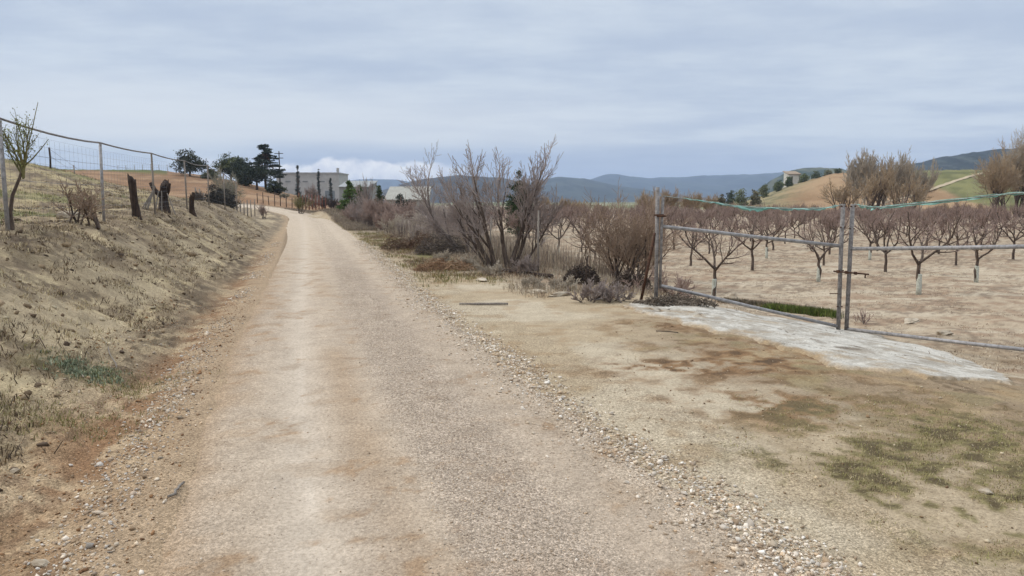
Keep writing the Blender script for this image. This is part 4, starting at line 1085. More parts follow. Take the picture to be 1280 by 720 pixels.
def leaf_right():
    o = Vector((end.x, end.y, zbc + (zb - zbc) * fR))
    t = thing('gate_leaf', 'right steel pipe gate leaf carrying the sliding bolt, cut by the picture edge', 'gate', o, 'leaves of the farm gate')
    A = lambda z0, z1: V3(0, 0, z0 + (z1 - z0) * fR) + V3(end.x, end.y, 0) - o
    cen = lambda px, py: at_depth(px, py, dC - .03) - o
    p = {'t': A(ztc, zt), 'm': A(zmc, zm), 'b': A(zbc, zb)}; q = {'t': cen(1066, 255), 'm': cen(1063, 311), 'b': cen(1058, 411)}
    g = Geo(); g.tube([p['b'], p['m'], p['t']], .024, 10); g.build('hinge_stile', M['galv_old'], t, smooth=True)
    g = Geo(); g.tube([q['b'] - V3(0, 0, .03), q['m'], q['t']], .036, 12); g.build('lock_stile', M['galv_old'], t, smooth=True)
    for n_, k, r in (('middle_rail', 'm', .031), ('bottom_rail', 'b', .029)):
        g = Geo(); d = (q[k] - p[k]).normalized(); g.tube([p[k] + d * .02, p[k].lerp(q[k], .4) - V3(0, 0, .006), q[k] - d * .03], r, 12); g.build(n_, M['galv'], t, smooth=True)
    bo = Geo(); c = at_depth(1042, 339, dC - .11) - o; e = at_depth(1086, 343, dC - .14) - o
    bo.tube([c, e], .014, 8); m = c.lerp(e, .9); bo.tube([m, m - V3(0, 0, .07)], .012, 6)
    bo.build('bolt', M['rust'], t, smooth=True)
    br = Geo()
    for f in (.12, .36, .62):
        w = c.lerp(e, f); br.box(w[:], (.028, .07, .05))
    br.build('bolt_brackets', M['rust'], t)
    g = Geo()
    for k in (('t', 'm', .05), ('t', 'm', .55), ('m', 'b', .3)):
        cc = q[k[0]].lerp(q[k[1]], k[2]); g.tube([cc + V3(-.05, -.02, 0), cc + V3(.05, -.02, 0)], .012, 6)
    g.build('net_hooks', M['rust'], t)
    # the post this leaf hangs on
    pz = gz(end.x + cdir.x * .09, end.y + cdir.y * .09)
    t2 = thing('gate_post', 'steel gate post at the right end of the farm gate', 'post', (end.x + cdir.x * .09, end.y + cdir.y * .09, pz))
    g = Geo(); g.tube([(0, 0, -.3), (0, 0, 1.95)], .036, 10); g.build('pole', M['galv_old'], t2, smooth=True)
    return p['t'] + o
rt = leaf_right()
g = Geo(); c = at_depth(1037, 367, dC - .05); g2 = at_depth(1052, 367, dC - .05)
g.tube([(0, 0, 0), g2 - c], .009, 6); sm = g.build('steel_pin', M['rust'], tl, c - ol); 

def netline(label, P, seed, rag):
    """a slack rope along the gate top with torn green netting rolled round it"""
    rng = random.Random(seed); P = [Vector(p) for p in P]
    o = P[0].copy(); t = thing('net_rope', label, 'rope', o, 'ropes along the gate top')
    A = np.array([(p - o)[:] for p in P]); S = _spline(A, 10)
    g = Geo(); g.tube([Vector(s) for s in S], .009, 6); g.build('rope', M['rope'], t, smooth=True)
    n = len(S); V = []; F = []
    g = Geo()
    for (f0, f1, w) in rag:
        m = 34; rows = 4; base = g.n; VV = []
        for i in range(m):
            f = f0 + (f1 - f0) * i / (m - 1); k = min(int(f * (n - 1)), n - 2); ff = f * (n - 1) - k
            p = Vector(S[k]).lerp(Vector(S[k + 1]), ff); e = math.sin(math.pi * i / (m - 1)) ** .5
            tw = 1.2 * math.sin(i * .5 + seed) + rng.gauss(0, .2)
            hgt = w * e * max(.1, -.25 + 1.9 * float(fbm(np.array([i * .23 + f0 * 40]), np.array([seed * 3.7]), 3, 5)[0]) + rng.uniform(-.1, .1))
            for r in range(rows):
                q = r / (rows - 1)
                VV.append((p.x + .02 * math.sin(tw + q * 2.5), p.y + .022 * math.cos(tw + q * 3), p.z + .012 - hgt * q))
        FF = [[i * rows + r, i * rows + r + 1, (i + 1) * rows + r + 1, (i + 1) * rows + r] for i in range(m - 1) for r in range(rows - 1)]
        g.add(VV, FF)
    ob = g.build('netting', M['net'], t, smooth=True)
    so_ = ob.modifiers.new('thick', 'SOLIDIFY'); so_.thickness = .006
dl = lambda f: dL + (dC - dL) * f
fx = lambda px: (px - 829) / (1054 - 829)
# depth along the left leaf from the picture column (straight line in plan)
def along(px):
    a = Vector((al_['t'].x, al_['t'].y)); b = Vector((bl_['t'].x, bl_['t'].y)); u = (px - 640) / FPX * .993
    # a + s(b-a) with x = u*y
    s = (u * a.y - a.x) / ((b.x - a.x) - u * (b.y - a.y)); return a.y + s * (b.y - a.y)
netline('slack rope with pale green torn netting along the left gate leaf', [at_depth(px, py, along(px) - .03) for px, py in [(829, 245), (860, 249), (890, 253), (925, 258), (960, 260), (1000, 261), (1030, 260), (1052, 256)]], 1, [(.30, .62, .075), (.55, .95, .07), (.12, .34, .03)])
def alongR(px):
    u = (px - 640) / FPX * .993; s = (u * dC - GC.x) / (cdir.x - u * cdir.y); return dC + s * cdir.y
netline('slack rope with green netting twisted round it along the right gate leaf', [at_depth(px, py, alongR(px) - .04) for px, py in [(1068, 255), (1090, 259), (1110, 258), (1150, 254), (1200, 249), (1245, 244), (1280, 241)]] + [rt - Vector((0, 0, .02))], 2, [(.04, .17, .10), (.12, .45, .05), (.3, .72, .055), (.6, .98, .04)])

# ================================================================ slender stakes along the right verge
gst = 'slender stakes along the right verge'
for px, yt, py, lab, r, mk in [(673, 263, 344, 'tall pale fence stake standing alone between the bare trees and the dense bush', .022, 'wood_grey'), (613, 271, 326, 'slender grey post before the tallest bare tree', .024, 'wood_grey'),
                               (733, 320, 371, 'short thin stake in front of the dark brush heap', .013, 'wood_dark'), (507, 240, 268, 'thin pole rising from the purple bushes near the pale shed', .04, 'wood_grey')]:
    q = hit(px, py); h = at_depth(px, yt, q.y).z - q.z
    rn = random.Random(px); g = Geo(); g.tube([(0, 0, -.2), (rn.gauss(0, .01), 0, h * .5), (rn.gauss(0, .02), 0, h)], [r * 1.1, r, r * .9], 7)
    o = g.build('fence_stake', M[mk], None, q, smooth=True); tag(o, lab, 'stake', gst)

# ================================================================ left wire fence
FP = [hit(10, 288)]
p2 = hit(130, 276); step = Vector((p2.x - FP[0].x, p2.y - FP[0].y, 0)); sl_ = step.length
FP.append(p2)
dirs = []
for k in range(2, 7):
    la_, s_ = road_info([FP[1].x], [FP[1].y])
    q = FP[1] + step * (k - 1) * 1.0
    FP.append(Vector((q.x, q.y, gz(q.x, q.y))))
prev = FP[0] - step; FP = [Vector((prev.x, prev.y, gz(prev.x, prev.y)))] + FP
o = FP[1].copy()
t = thing('wire_fence', 'wire fence on steel posts with a sagging top pipe along the bank', 'fence', o)
tops = []
rng = random.Random(4)
for k, p in enumerate(FP):
    h = 1.70 + (.0 if k < 3 else rng.gauss(0, .03)); lean = (rng.gauss(0, .02), rng.gauss(0, .03))
    r = .032 if k < 3 else .027
    g = Geo(); g.tube([(0, 0, -.25), (lean[0] * .5, lean[1] * .5, h * .5), (lean[0], lean[1], h)], r, 9)
    g.build('post', M['galv'] if k < 3 else M['wood_grey'], t, p - o, smooth=True)
    tops.append(p + Vector((lean[0], lean[1], h)) - o)
pts = []
for a, b in zip(tops[:-1], tops[1:]):
    for i in range(5):
        f = i / 5; q = a.lerp(b, f); q.z -= .10 * 4 * f * (1 - f) * (.6 + .3 * math.sin(a.y)); pts.append(q + Vector((0, 0, .02)))
pts.append(tops[-1])
g = Geo(); g.tube(pts, [.019] * (len(pts) // 2) + [.016] * (len(pts) - len(pts) // 2), 8); g.build('top_pipe', M['galv_old'], t, smooth=True)
for hgt in (1.25, .8, .35):
    g = Geo(); pp = []
    for a, b, ta, tb in zip(FP[:-1], FP[1:], tops[:-1], tops[1:]):
        for i in range(4):
            f = i / 4; q = (a - o).lerp(b - o, f); w = (ta.lerp(tb, f)); pp.append(q.lerp(w, hgt / 1.7) - Vector((0, 0, .03 * 4 * f * (1 - f))))
    g.tube(pp, .0032, 4); g.build('wire', M['wire'], t)
# thin wire netting between the posts
g = Geo()
for i in range(len(FP) - 1):
    a0, b0, a1, b1 = FP[i] - o, FP[i + 1] - o, tops[i], tops[i + 1]
    n_ = 20
    for k in range(1, n_):
        f = k / n_; q0 = a0.lerp(b0, f); q1 = a1.lerp(b1, f); q1 = q0.lerp(q1, .9)
        gq = FP[i].lerp(FP[i + 1], f); q0.z = gz(gq.x, gq.y) - o.z + .04
        g.tube([q0, q1], .0016, 3, cap=False)
    for hgt in (.2, .5, .65, .95, 1.1, 1.4, 1.55):
        g.tube([a0.lerp(a1, hgt / 1.7), b0.lerp(b1, hgt / 1.7)], .0016, 3, cap=False)
g.build('wire_netting', M['wire'], t)
# the second fence, higher on the bank, dark wooden posts
t2p = [(66, 193, 217), (95, 199, 217), (122, 202, 218), (150, 204, 222), (176, 205, 226)]
Q = [on(px, 30 + 5.5 * k) for k, (px, a, b) in enumerate(t2p)]
o2 = Q[0].copy(); t = thing('wire_fence', 'old wire fence with dark wooden posts behind the first one, across the grassy knoll', 'fence', o2)
for k, q in enumerate(Q):
    g = Geo(); hh = .82
    g.tube([(0, 0, -.2), (.03, 0, hh * .5), (.0, .02, hh)], [.04, .036, .034] if k == 0 else [.03, .028, .026], 7); g.build('post', M['wood_dark'] if k == 0 else M['wood_grey'], t, q - o2, smooth=True)
for hgt in (.78, .5):
    g = Geo(); g.tube([q - o2 + Vector((0, 0, hgt)) for q in Q], .006, 4); g.build('wire', M['wire'], t)

# far fence: pale stakes at the bend, beside the white lane
def stake_fence(name, label, spots, h, r, mat, wires, seed, jit=.12):
    rng = random.Random(seed); o = spots[0].copy(); t = thing(name, label, 'fence', o); tp = []
    for q in spots:
        hh = h * rng.uniform(1 - jit, 1 + jit); l = (rng.gauss(0, .04), rng.gauss(0, .04))
        g = Geo(); g.tube([(0, 0, -.2), (l[0] * .5, l[1] * .5, hh * .5), (l[0], l[1], hh)], [r, r, r * .9], 6); g.build('post', mat, t, q - o, smooth=True)
        tp.append(q - o + Vector((l[0], l[1], 0)))
    for w in wires:
        g = Geo(); g.tube([p + Vector((0, 0, w)) for p in tp], .008, 4); g.build('wire', M['wire'], t)
stake_fence('stake_fence', 'crooked fence of pale wooden stakes at the end of the bank by the white lane', [on(px, Y) for px, Y in zip(np.linspace(246, 318, 17), np.linspace(46, 66, 17))], 1.5, .045, M['wood_grey'], (1.2, .7), 3)
stake_fence('stake_fence', 'low dark post fence across the foot of the ploughed hill', [on(px, Y) for px, Y in zip(np.linspace(322, 372, 8), np.linspace(99, 90, 8))], 1.35, .05, M['wood_dark'], (1.1, .6), 5)
stake_fence('stake_fence', 'fence of rusty red iron posts climbing on the right of the bend', [on(px, Y) for px, Y in zip(np.linspace(374, 407, 9), np.linspace(86, 106, 9))], 1.9, .075, M['rust_red'], (1.5, 1.0, .5), 6)
stake_fence('stake_fence', 'thin post fence along the skyline of the ploughed hill', [on(px, Y) for px, Y in zip(np.linspace(150, 222, 8), np.linspace(178, 172, 8))], 1.6, .05, M['wood_grey'], (1.4, .8), 7)

# ================================================================ stumps
def stump(label, px, py, ytop, wtop, seed, lean, name='tree_stump', r=.17):
    q = hit(px, py); h = at_depth(px, ytop, q.y).z - q.z
    n = 40; V = []; F = []; m = 14; rows = 12; rng = random.Random(seed)
    for i in range(rows):
        f = i / (rows - 1)
        cx = lean * (f ** 1.6) - .04 * math.sin(f * 3); rr = r * (1.25 - .45 * min(f * 2, 1) + .2 * max(0, f - .7))
        for k in range(m):
            a = 6.283 * k / m; w = rr * (1 + .16 * math.sin(3 * a + seed + f * 2) + .1 * math.sin(5 * a - f * 4) + rng.gauss(0, .05))
            zz = -.15 + (h + .15) * f + (.10 * math.cos(a + seed) + rng.gauss(0, .03) if i == rows - 1 else 0)
            V.append((cx + w * math.cos(a), w * math.sin(a) * .9, zz))
    for i in range(rows - 1):
        for k in range(m): F.append([i * m + k, i * m + (k + 1) % m, (i + 1) * m + (k + 1) % m, (i + 1) * m + k])
    V.append((lean, 0, h - .06)); c = len(V) - 1
    for k in range(m): F.append([(rows - 1) * m + k, (rows - 1) * m + (k + 1) % m, c])
    g = Geo(); g.add(V, F); t = thing(name, label, 'stump', q, 'dark dead trunks behind the left fence'); g.build('trunk', M['wood_dark'], t, smooth=True)
    return t, q, h
stump('dead dark tree trunk bent at the top, standing alone behind the second fence post', 173, 273, 222, 0, 3, -.10, r=.105)
t, q, h = stump('squat dark stump with cut limbs and loose prunings leaning on it', 206, 266, 229, 0, 5, .04, r=.15)
g = Geo()
for a, l in ((2.6, .8), (.5, .6), (3.6, .7)):
    g.tube([(0, 0, h * .5), (math.cos(a) * .35 * l, -.1, h * .75), (math.cos(a) * .5 * l, -.15, h * (.9 + .15 * l))], [.09, .07, .05], 7)
g.build('limb_stubs', M['wood_dark'], t, smooth=True)
g = Geo(); rng = random.Random(8)
for k in range(9):
    x = rng.uniform(-.7, .5); g.tube([(x, -.35, -.05), (x * .4, -.2, h * rng.uniform(.6, .9))], .018, 5)
g.build('leaning_prunings', M['wood_grey'], t)
stump('thick short dark trunk beside the pale stake in the fence line', 241, 268, 244, 0, 7, .03, r=.10)

# ================================================================ buildings
def warehouse():
    q = on(398, 320); gzv = q.z
    x0 = at_depth(346, 240, 320).x; x1 = at_depth(424, 240, 320).x; zt = at_depth(398, 217, 320).z
    t = thing('warehouse', 'long grey flat roofed warehouse behind the cypresses at the end of the track', 'warehouse', (x0, 320, gzv))
    W = x1 - x0; H = zt - gzv
    mw = mat_plain('grey_render', alb(172, 170, 166), alb(192, 190, 186), .4, .9, bump=0)
    g = Geo(); g.box((W / 2, 9, H / 2 - 1), (W, 18, H + 2)); g.build('wall', mw, t)
    g = Geo(); g.box((W / 2, 9, H + .25), (W + .7, 18.7, .5)); g.build('roof', mat_plain('roof_sheet', alb(168, 168, 168), alb(188, 188, 188), .5, .7, bump=0), t)
    md = mat_plain('dark_opening', alb(126, 128, 128), alb(138, 140, 140), 1, .5, bump=0)
    for k in range(3):
        g = Geo(); g.box((5 + k * 7.3, -.04, H * .72), (2.2, .1, .6)); g.build('window', md, t)
    g = Geo(); g.box((W - 4, -.05, 2.4), (4.2, .12, 4.8)); g.build('door', mat_plain('steel_door', alb(120, 126, 130), alb(134, 140, 144), 1, .6, bump=0), t)
    g = Geo(); g.box((W - .5, .6, H + 1.4), (.9, .9, 1.9)); g.build('chimney', mw, t)
warehouse()
def shed(label, px0, px1, ytop, yeave, Y, name='farm_shed', c=((168, 162, 148), (190, 184, 170)), rc=((176, 172, 160), (200, 196, 184)), depth=14):
    x0 = at_depth(px0, 240, Y).x; x1 = at_depth(px1, 240, Y).x; z1 = at_depth(px0, yeave, Y).z; z2 = at_depth(px0, ytop, Y + depth).z
    g0 = gz((x0 + x1) / 2, Y); W = x1 - x0
    t = thing(name, label, 'shed', (x0, Y, g0)); H = z1 - g0; R = z2 - g0
    if H < 1.2: H = 1.2
    if R < H + .4: R = H + .4
    mw = mat_plain('shed_wall', alb(*c[0]), alb(*c[1]), .5, .9, bump=0); mr = mat_plain('shed_roof', alb(*rc[0]), alb(*rc[1]), .6, .8, bump=0, stretch=(4, 1, 1))
    g = Geo(); g.add([(0, 0, -1), (W, 0, -1), (W, depth, -1), (0, depth, -1), (0, 0, H), (W, 0, H), (W, depth, R), (0, depth, R)], [[3, 2, 1, 0], [0, 1, 5, 4], [1, 2, 6, 5], [2, 3, 7, 6], [3, 0, 4, 7], [4, 5, 6, 7]]); g.build('wall', mw, t)
    e = .4; k = (R - H) / depth
    V = [(-e, -e, H - k * e + .05), (W + e, -e, H - k * e + .05), (W + e, depth + e, R + k * e + .05), (-e, depth + e, R + k * e + .05)]
    V += [(a, b, c_ + .22) for a, b, c_ in V]
    g = Geo(); g.add(V, [[3, 2, 1, 0], [4, 5, 6, 7], [0, 1, 5, 4], [1, 2, 6, 5], [2, 3, 7, 6], [3, 0, 4, 7]]); g.build('roof', mr, t)
    g = Geo(); g.box((W * .3, -.04, H * .42), (W * .12, .1, H * .8)); g.build('door', mat_plain('shed_door', alb(96, 92, 84), alb(112, 108, 100), 1, .7, bump=0), t)
    g = Geo(); g.box((W * .985, -.1, (H - 1) * .5), (W * .02 + .1, .2, H + 1)); g.build('corner_pillar', mat_plain('dark_pillar', alb(70, 72, 72), alb(90, 92, 92), 1, .7, bump=0), t)
shed('pale broad roofed farm shed beyond the purple bushes, left of the bare trees', 482, 533, 235, 250, 190, depth=9, c=((160, 156, 146), (178, 174, 162)), rc=((158, 154, 144), (180, 176, 164)))
shed('low grey shed right of the warehouse, behind the bright green conifers', 424, 462, 227, 234, 260, c=((140, 140, 136), (158, 156, 150)), rc=((150, 152, 150), (168, 168, 166)))
shed('small white hut among shrubs high on the slope of the tawny field', 985, 999, 215, 218, 277, name='farm_hut', c=((200, 196, 186), (216, 212, 204)), rc=((150, 130, 110), (170, 150, 128)), depth=5)
q = on(351, 165); h = at_depth(351, 189, 165).z - q.z
t = thing('utility_pole', 'utility pole with crossarms right of the tall cedar', 'pole', q)
g = Geo(); g.tube([(0, 0, -.5), (0, 0, h)], [.16, .11], 8); g.build('pole', M['wood_dark'], t, smooth=True)
for z_ in (h - .5, h - 1.5):
    g = Geo(); g.box((0, -.14, z_), (1.9, .12, .14)); g.build('crossarm', M['wood_dark'], t)

# ================================================================ rocks, heaps, sticks
def rock(name, label, q, s, seed, mat, cat='rock', group=None, flat=.6, n=3):
    import bmesh
    bm = bmesh.new(); bmesh.ops.create_icosphere(bm, subdivisions=n, radius=1)
    rn = np.random.default_rng(seed); P = np.array([v.co[:] for v in bm.verts])
    off = rn.uniform(0, 50, 3)
    d = fbm(P[:, 0] * 1.3 + off[0] + P[:, 2] * 1.7, P[:, 1] * 1.3 + off[1] - P[:, 2] * .8, 4, seed) - .5
    P = P * (1 + 1.0 * d[:, None]); 
    for k in range(7):
        nn = rn.normal(size=3); nn /= np.linalg.norm(nn); e = P @ nn; P -= np.outer(np.maximum(e - .72, 0), nn)
    P = P * np.array(s)
    me = bpy.data.meshes.new(name); bm.to_mesh(me); bm.free(); me.vertices.foreach_set('co', P.astype(np.float32).ravel()); me.update()
    me.materials.append(mat); o = bpy.data.objects.new(name, me); COL.objects.link(o); o.location = q + Vector((0, 0, s[2] * .35)); o.rotation_euler = (0, 0, seed)
    return tag(o, label, cat, group)
rock('boulder', 'flat cream boulder in the grass left of the bare brown shrub', hit(86, 272), (.30, .2, .13), 1, M['rock'])
rock('rock', 'pale rounded rock behind the gate, just right of the nearest fruit tree', hit(914, 374), (.20, .16, .11), 2, M['rock'])
rock('rock', 'flat whitish rock lying inside the orchard right of the gate bolt', hit(1180, 418), (.17, .13, .06), 3, M['rock'])
rock('rock', 'small whitish slab of rock on the orchard floor near the green weeds', hit(1138, 402), (.25, .14, .05), 4, M['rock'])
rock('rock', 'pale flat stone on the right verge before the slender post', hit(602, 351), (.30, .14, .05), 5, M['rock'])
rock('rock', 'pale stone in the litter left of the small dark brush heap', hit(672, 366), (.22, .12, .06), 6, M['rock'])
rock('rock', 'long pale stone at the edge of the verge litter', hit(698, 370), (.26, .1, .05), 7, M['rock'])
rock('rock', 'white stone lying at the end of the concrete apron', hit(786, 384), (.16, .09, .03), 8, M['rock'])
rock('rock', 'largest white stone at the lower left corner beside the track', hit(50, 706), (.055, .04, .022), 9, M['rock'])
rock('rock', 'white stone on the red dirt below the green plant mat', hit(18, 590), (.035, .03, .02), 10, M['rock'])
rock('rock', 'pale stone on the mossy ground at the lower right', hit(1232, 616), (.045, .035, .022), 12, M['rock'])
def heap(name, label, q, s, seed, c1, c2, n=2600, tw=.008, cat='heap'):
    """a low pile of tangled twigs"""
    rng = random.Random(seed); V = []; g = Geo()
    for k in range(n):
        a = rng.uniform(0, 6.283); r = math.sqrt(rng.random()); x = r * s[0] * math.cos(a); y = r * s[1] * math.sin(a)
        z = rng.random() ** .7 * s[2] * (1 - r * r) ** .5 * (1 + .3 * math.sin(3 * a + seed))
        b = rng.uniform(0, 6.283); l = rng.uniform(.06, .2) * (s[0] + s[1]) * .6; e = rng.gauss(0, .35)
        d = Vector((math.cos(b), math.sin(b), e)) * l
        p = Vector((x, y, max(z, .0)))
        g.tube([p - d * .5, p + Vector((rng.gauss(0, .02), rng.gauss(0, .02), rng.gauss(0, .02))), p + d * .5], tw * rng.uniform(.5, 1.2), 3, cap=False)
    m = mat_plain(name + '_twigs', alb(*c1), alb(*c2), 5, .95, bump=0)
    o = g.build(name, m, None, q); tag(o, label, cat); return o
heap('brush_heap', 'small dark heap of dead brush before the dense gate bush', hit(726, 354), (.42, .3, .34), 1, (52, 42, 38), (92, 78, 68), 1500)
heap('brush_heap', 'dark tangled brush under the bush at the left gate post', hit(788, 362), (.45, .3, .36), 2, (62, 52, 46), (112, 96, 84), 1200)
heap('brush_heap', 'low dry brush at the foot of the left gate post', hit(842, 382), (.75, .25, .16), 3, (92, 80, 70), (140, 126, 110), 900)
heap('straw_heap', 'pale heap of straw and dry stalks behind the grey verge bushes', hit(519, 290), (1.3, 1.0, 1.0), 4, (166, 150, 134), (206, 192, 176), 2600, .012)
heap('brush_heap', 'brown bramble heap on the verge in front of the pale straw heap', hit(520, 312), (1.3, .6, .55), 5, (86, 66, 54), (134, 108, 88), 1500, .009)
heap('brush_heap', 'dark tangled thicket heap left of the leaning tree foot', hit(552, 318), (.9, .6, .6), 6, (78, 68, 62), (124, 112, 102), 1500, .008)
heap('brush_heap', 'reddish bracken heap on the right verge before the leaning tree', hit(556, 338), (.8, .4, .26), 7, (130, 98, 74), (180, 148, 116), 1000, .008)
def stick(label, a, b, r, seed, mat='wood_grey', name='stick'):
    A, B = hit(*a), hit(*b); rng = random.Random(seed); o = A.copy(); g = Geo(); P = []; n = 6
    for i in range(n):
        f = i / (n - 1); p = A.lerp(B, f); p.z = gz(p.x, p.y) + r * 1.15 + .006; p += Vector((rng.gauss(0, .012), rng.gauss(0, .012), 0)) if 0 < i < n - 1 else Vector(); P.append(p - o)
    g.tube(P, [r * rng.uniform(.8, 1.1) for _ in P], 7); ob = g.build(name, M[mat], None, o, smooth=True); tag(ob, label, 'stick'); return ob
stick('long straight stick lying on the yellow dirt of the right verge', (574, 382), (635, 382), .022, 1)
stick('crooked pale stick on the red dirt at the left edge of the track', (210, 624), (230, 606), .009, 2)
stick('thin grey twig across the left bank above the green mat', (128, 424), (146, 462), .006, 3)
stick('thin brown twig on the dirt near the concrete apron', (820, 415), (848, 417), .007, 4, 'wood_dark')
for k, (a, b) in enumerate([((575, 336), (660, 350)), ((620, 340), (690, 352))]):
    pass
o = stick('dark half rotten log lying from the bare tree to the tall fence stake', (622, 340), (690, 349), .05, 7, 'wood_dark', 'log')

# ================================================================ gravel, stones, grass: nobody could count these
def ico():
    t = (1 + 5 ** .5) / 2
    V = np.array([(-1, t, 0), (1, t, 0), (-1, -t, 0), (1, -t, 0), (0, -1, t), (0, 1, t), (0, -1, -t), (0, 1, -t), (t, 0, -1), (t, 0, 1), (-t, 0, -1), (-t, 0, 1)], float)
    F = np.array([(0, 11, 5), (0, 5, 1), (0, 1, 7), (0, 7, 10), (0, 10, 11), (1, 5, 9), (5, 11, 4), (11, 10, 2), (10, 7, 6), (7, 1, 8), (3, 9, 4), (3, 4, 2), (3, 2, 6), (3, 6, 8), (3, 8, 9), (4, 9, 5), (2, 4, 11), (6, 2, 10), (8, 6, 7), (9, 8, 1)])
    return V / np.linalg.norm(V[0]), F
IV, IF = ico()
def road_xy(s, lat):
    cx = np.interp(s, RS, RC[:, 0]); cy = np.interp(s, RS, RC[:, 1])
    e = .5; tx = np.interp(s + e, RS, RC[:, 0]) - np.interp(s - e, RS, RC[:, 0]); ty = np.interp(s + e, RS, RC[:, 1]) - np.interp(s - e, RS, RC[:, 1])
    n = np.hypot(tx, ty); return cx + lat * ty / n, cy - lat * tx / n
def surf_z(x, y, lat, s):
    zg = ground_z(x, y, True, (lat, s)); hw = halfw(s)
    zg = zg - (1 - sst(-.32, -.1, np.abs(lat) - hw)) * (.05 + .004 * np.clip(np.hypot(x, y) - 8, 0, 60))
    zr = np.where(np.abs(lat) < 1.18 * hw, road_surf(lat, s, x, y), -9)
    return np.maximum(zg, zr)
def stones(name, label, x, y, size, seed, pal, sink=.3, lat=None, s=None):
    rn = np.random.default_rng(seed); n = len(x)
    if lat is None: lat, s = road_info(x, y)
    z = surf_z(x, y, lat, s)
    Q = rn.normal(size=(n, 4)); Q /= np.linalg.norm(Q, axis=1)[:, None]
    w, a, b, c = Q.T
    R = np.stack([1 - 2 * (b * b + c * c), 2 * (a * b - c * w), 2 * (a * c + b * w), 2 * (a * b + c * w), 1 - 2 * (a * a + c * c), 2 * (b * c - a * w), 2 * (a * c - b * w), 2 * (b * c + a * w), 1 - 2 * (a * a + b * b)], 1).reshape(n, 3, 3)
    sc = np.stack([size * rn.uniform(.8, 1.3, n), size * rn.uniform(.6, 1.0, n), size * rn.uniform(.45, .8, n)], 1)
    base = IV[None] * (1 + rn.uniform(-.5, .25, (n, 12, 1))) + rn.normal(0, .14, (n, 12, 3))
    V = np.einsum('nij,nkj->nki', R, base * sc[:, None, :])
    V[..., 2] *= .75
    V += np.stack([x, y, z + size * sink], 1)[:, None, :]
    F = (IF[None] + (np.arange(n) * 12)[:, None, None]).reshape(-1, 3)
    pal = np.array([alb(*p) for p in pal]); k = rn.integers(0, len(pal), n)
    col = pal[k] * rn.uniform(.7, 1.2, (n, 1)); col = np.repeat(col, 12, 0)
    o = mesh_np(name, V.reshape(-1, 3), F, M['stone'], attrs={'col': col})
    tag(o, label, 'gravel', kind='stuff'); return o
rn = np.random.default_rng(1)
PALG = [(212, 192, 166), (198, 176, 150), (224, 206, 182), (186, 165, 143), (204, 176, 144), (232, 217, 198), (176, 152, 126)]
def along_road(n, lo, hi, f): 
    s = S0 + lo + (hi - lo) * rn.random(n) ** f; return s
# ridge of loose stones on the right edge
def berm_mask(s): return .35 + .9 * fbm(s * .7, s * 0 + 2, 3, 401)
s = along_road(38000, 1.6, 34, 1.9); lt = halfw(s) - .02 + rn.normal(0, .115, len(s)) + .12 * (fbm(s * .8, s * 0, 3, 402) - .5) * 2 + np.where(rn.random(len(s)) < .2, -rn.random(len(s)) ** 1.5 * .5, 0)
keep = rn.random(len(s)) < berm_mask(s); s = s[keep]; lt = lt[keep]; x, y = road_xy(s, lt)
size = np.clip(rn.lognormal(-4.92, .52, len(s)), .004, .034)
stones('gravel', 'ridge of loose pale stones along the right edge of the track', x, y, size, 2, PALG + [(240, 230, 216), (234, 220, 202)])
# gravel over the track: crown, right half and a little everywhere
n = 80000
s = along_road(n, 1.4, 20, 1.7); w = rn.random(n)
lt = np.where(w < .52, .05 + .55 * rn.random(n) + rn.normal(0, .12, n), np.where(w < .82, rn.uniform(.5, 1.6, n), rn.uniform(-1.6, .2, n)))
rut = np.exp(-((lt + .72) / .2) ** 2) * .9 + np.exp(-((lt - .78) / .16) ** 2) * .35
keep = (rn.random(n) > rut) & (rn.random(n) < .35 + fbm(s * 1.3, lt * 2.2, 3, 403)); s = s[keep]; lt = lt[keep]; x, y = road_xy(s, lt)
size = np.clip(rn.lognormal(-5.75, .42, len(s)), .0022, .018)
stones('gravel', 'fine grey gravel strewn over the crown of the track', x, y, size, 3, PALG + [(196, 178, 158)] * 3, sink=.2)
# stones along the left gutter
n = 10500
s = along_road(n, 1.4, 32, 1.5); lt = -1.86 + rn.normal(0, .13, n); cl = sst(.42, .62, fbm(s * .55, s * 0 + 9, 3, 404) + .12 * np.exp(-((s - S0 - 3.3) / .8) ** 2) + .12 * np.exp(-((s - S0 - 5.6) / .7) ** 2))
keep = rn.random(n) < cl; s = s[keep]; lt = lt[keep]; x, y = road_xy(s, lt)
stones('gravel', 'patchy pale stones along the left gutter of the track', x, y, np.clip(rn.lognormal(-4.85, .5, len(s)), .004, .036), 4, PALG + [(206, 196, 184)] * 2)
n = 7000
s = along_road(n, 1.4, 14, 1.3); lt = -rn.uniform(1.5, 3.0, n); x, y = road_xy(s, lt)
stones('gravel', 'clods and pebbles scattered over the red dirt on the left', x, y, np.clip(rn.lognormal(-5.1, .5, n), .003, .03), 5, [(150, 112, 78), (168, 130, 94), (132, 98, 70), (186, 156, 124), (200, 182, 160)])
n = 5000
x = rn.uniform(.8, 7, n); y = rn.uniform(2.4, 11, n); la_, s_ = road_info(x, y); k = (la_ > 1.75) & (la_ < 6); x = x[k]; y = y[k]
stones('gravel', 'few small pebbles and clods strewn on the yellow dirt yard', x, y, np.clip(rn.lognormal(-5.5, .55, len(x)), .002, .022), 6, [(206, 188, 158), (160, 132, 100), (190, 170, 140), (126, 100, 76)])
n = 9000
x = rn.uniform(-16, -3, n); y = rn.uniform(4, 30, n); la_, s_ = road_info(x, y); k = (la_ < -2.6) & (la_ > -8); x = x[k]; y = y[k]
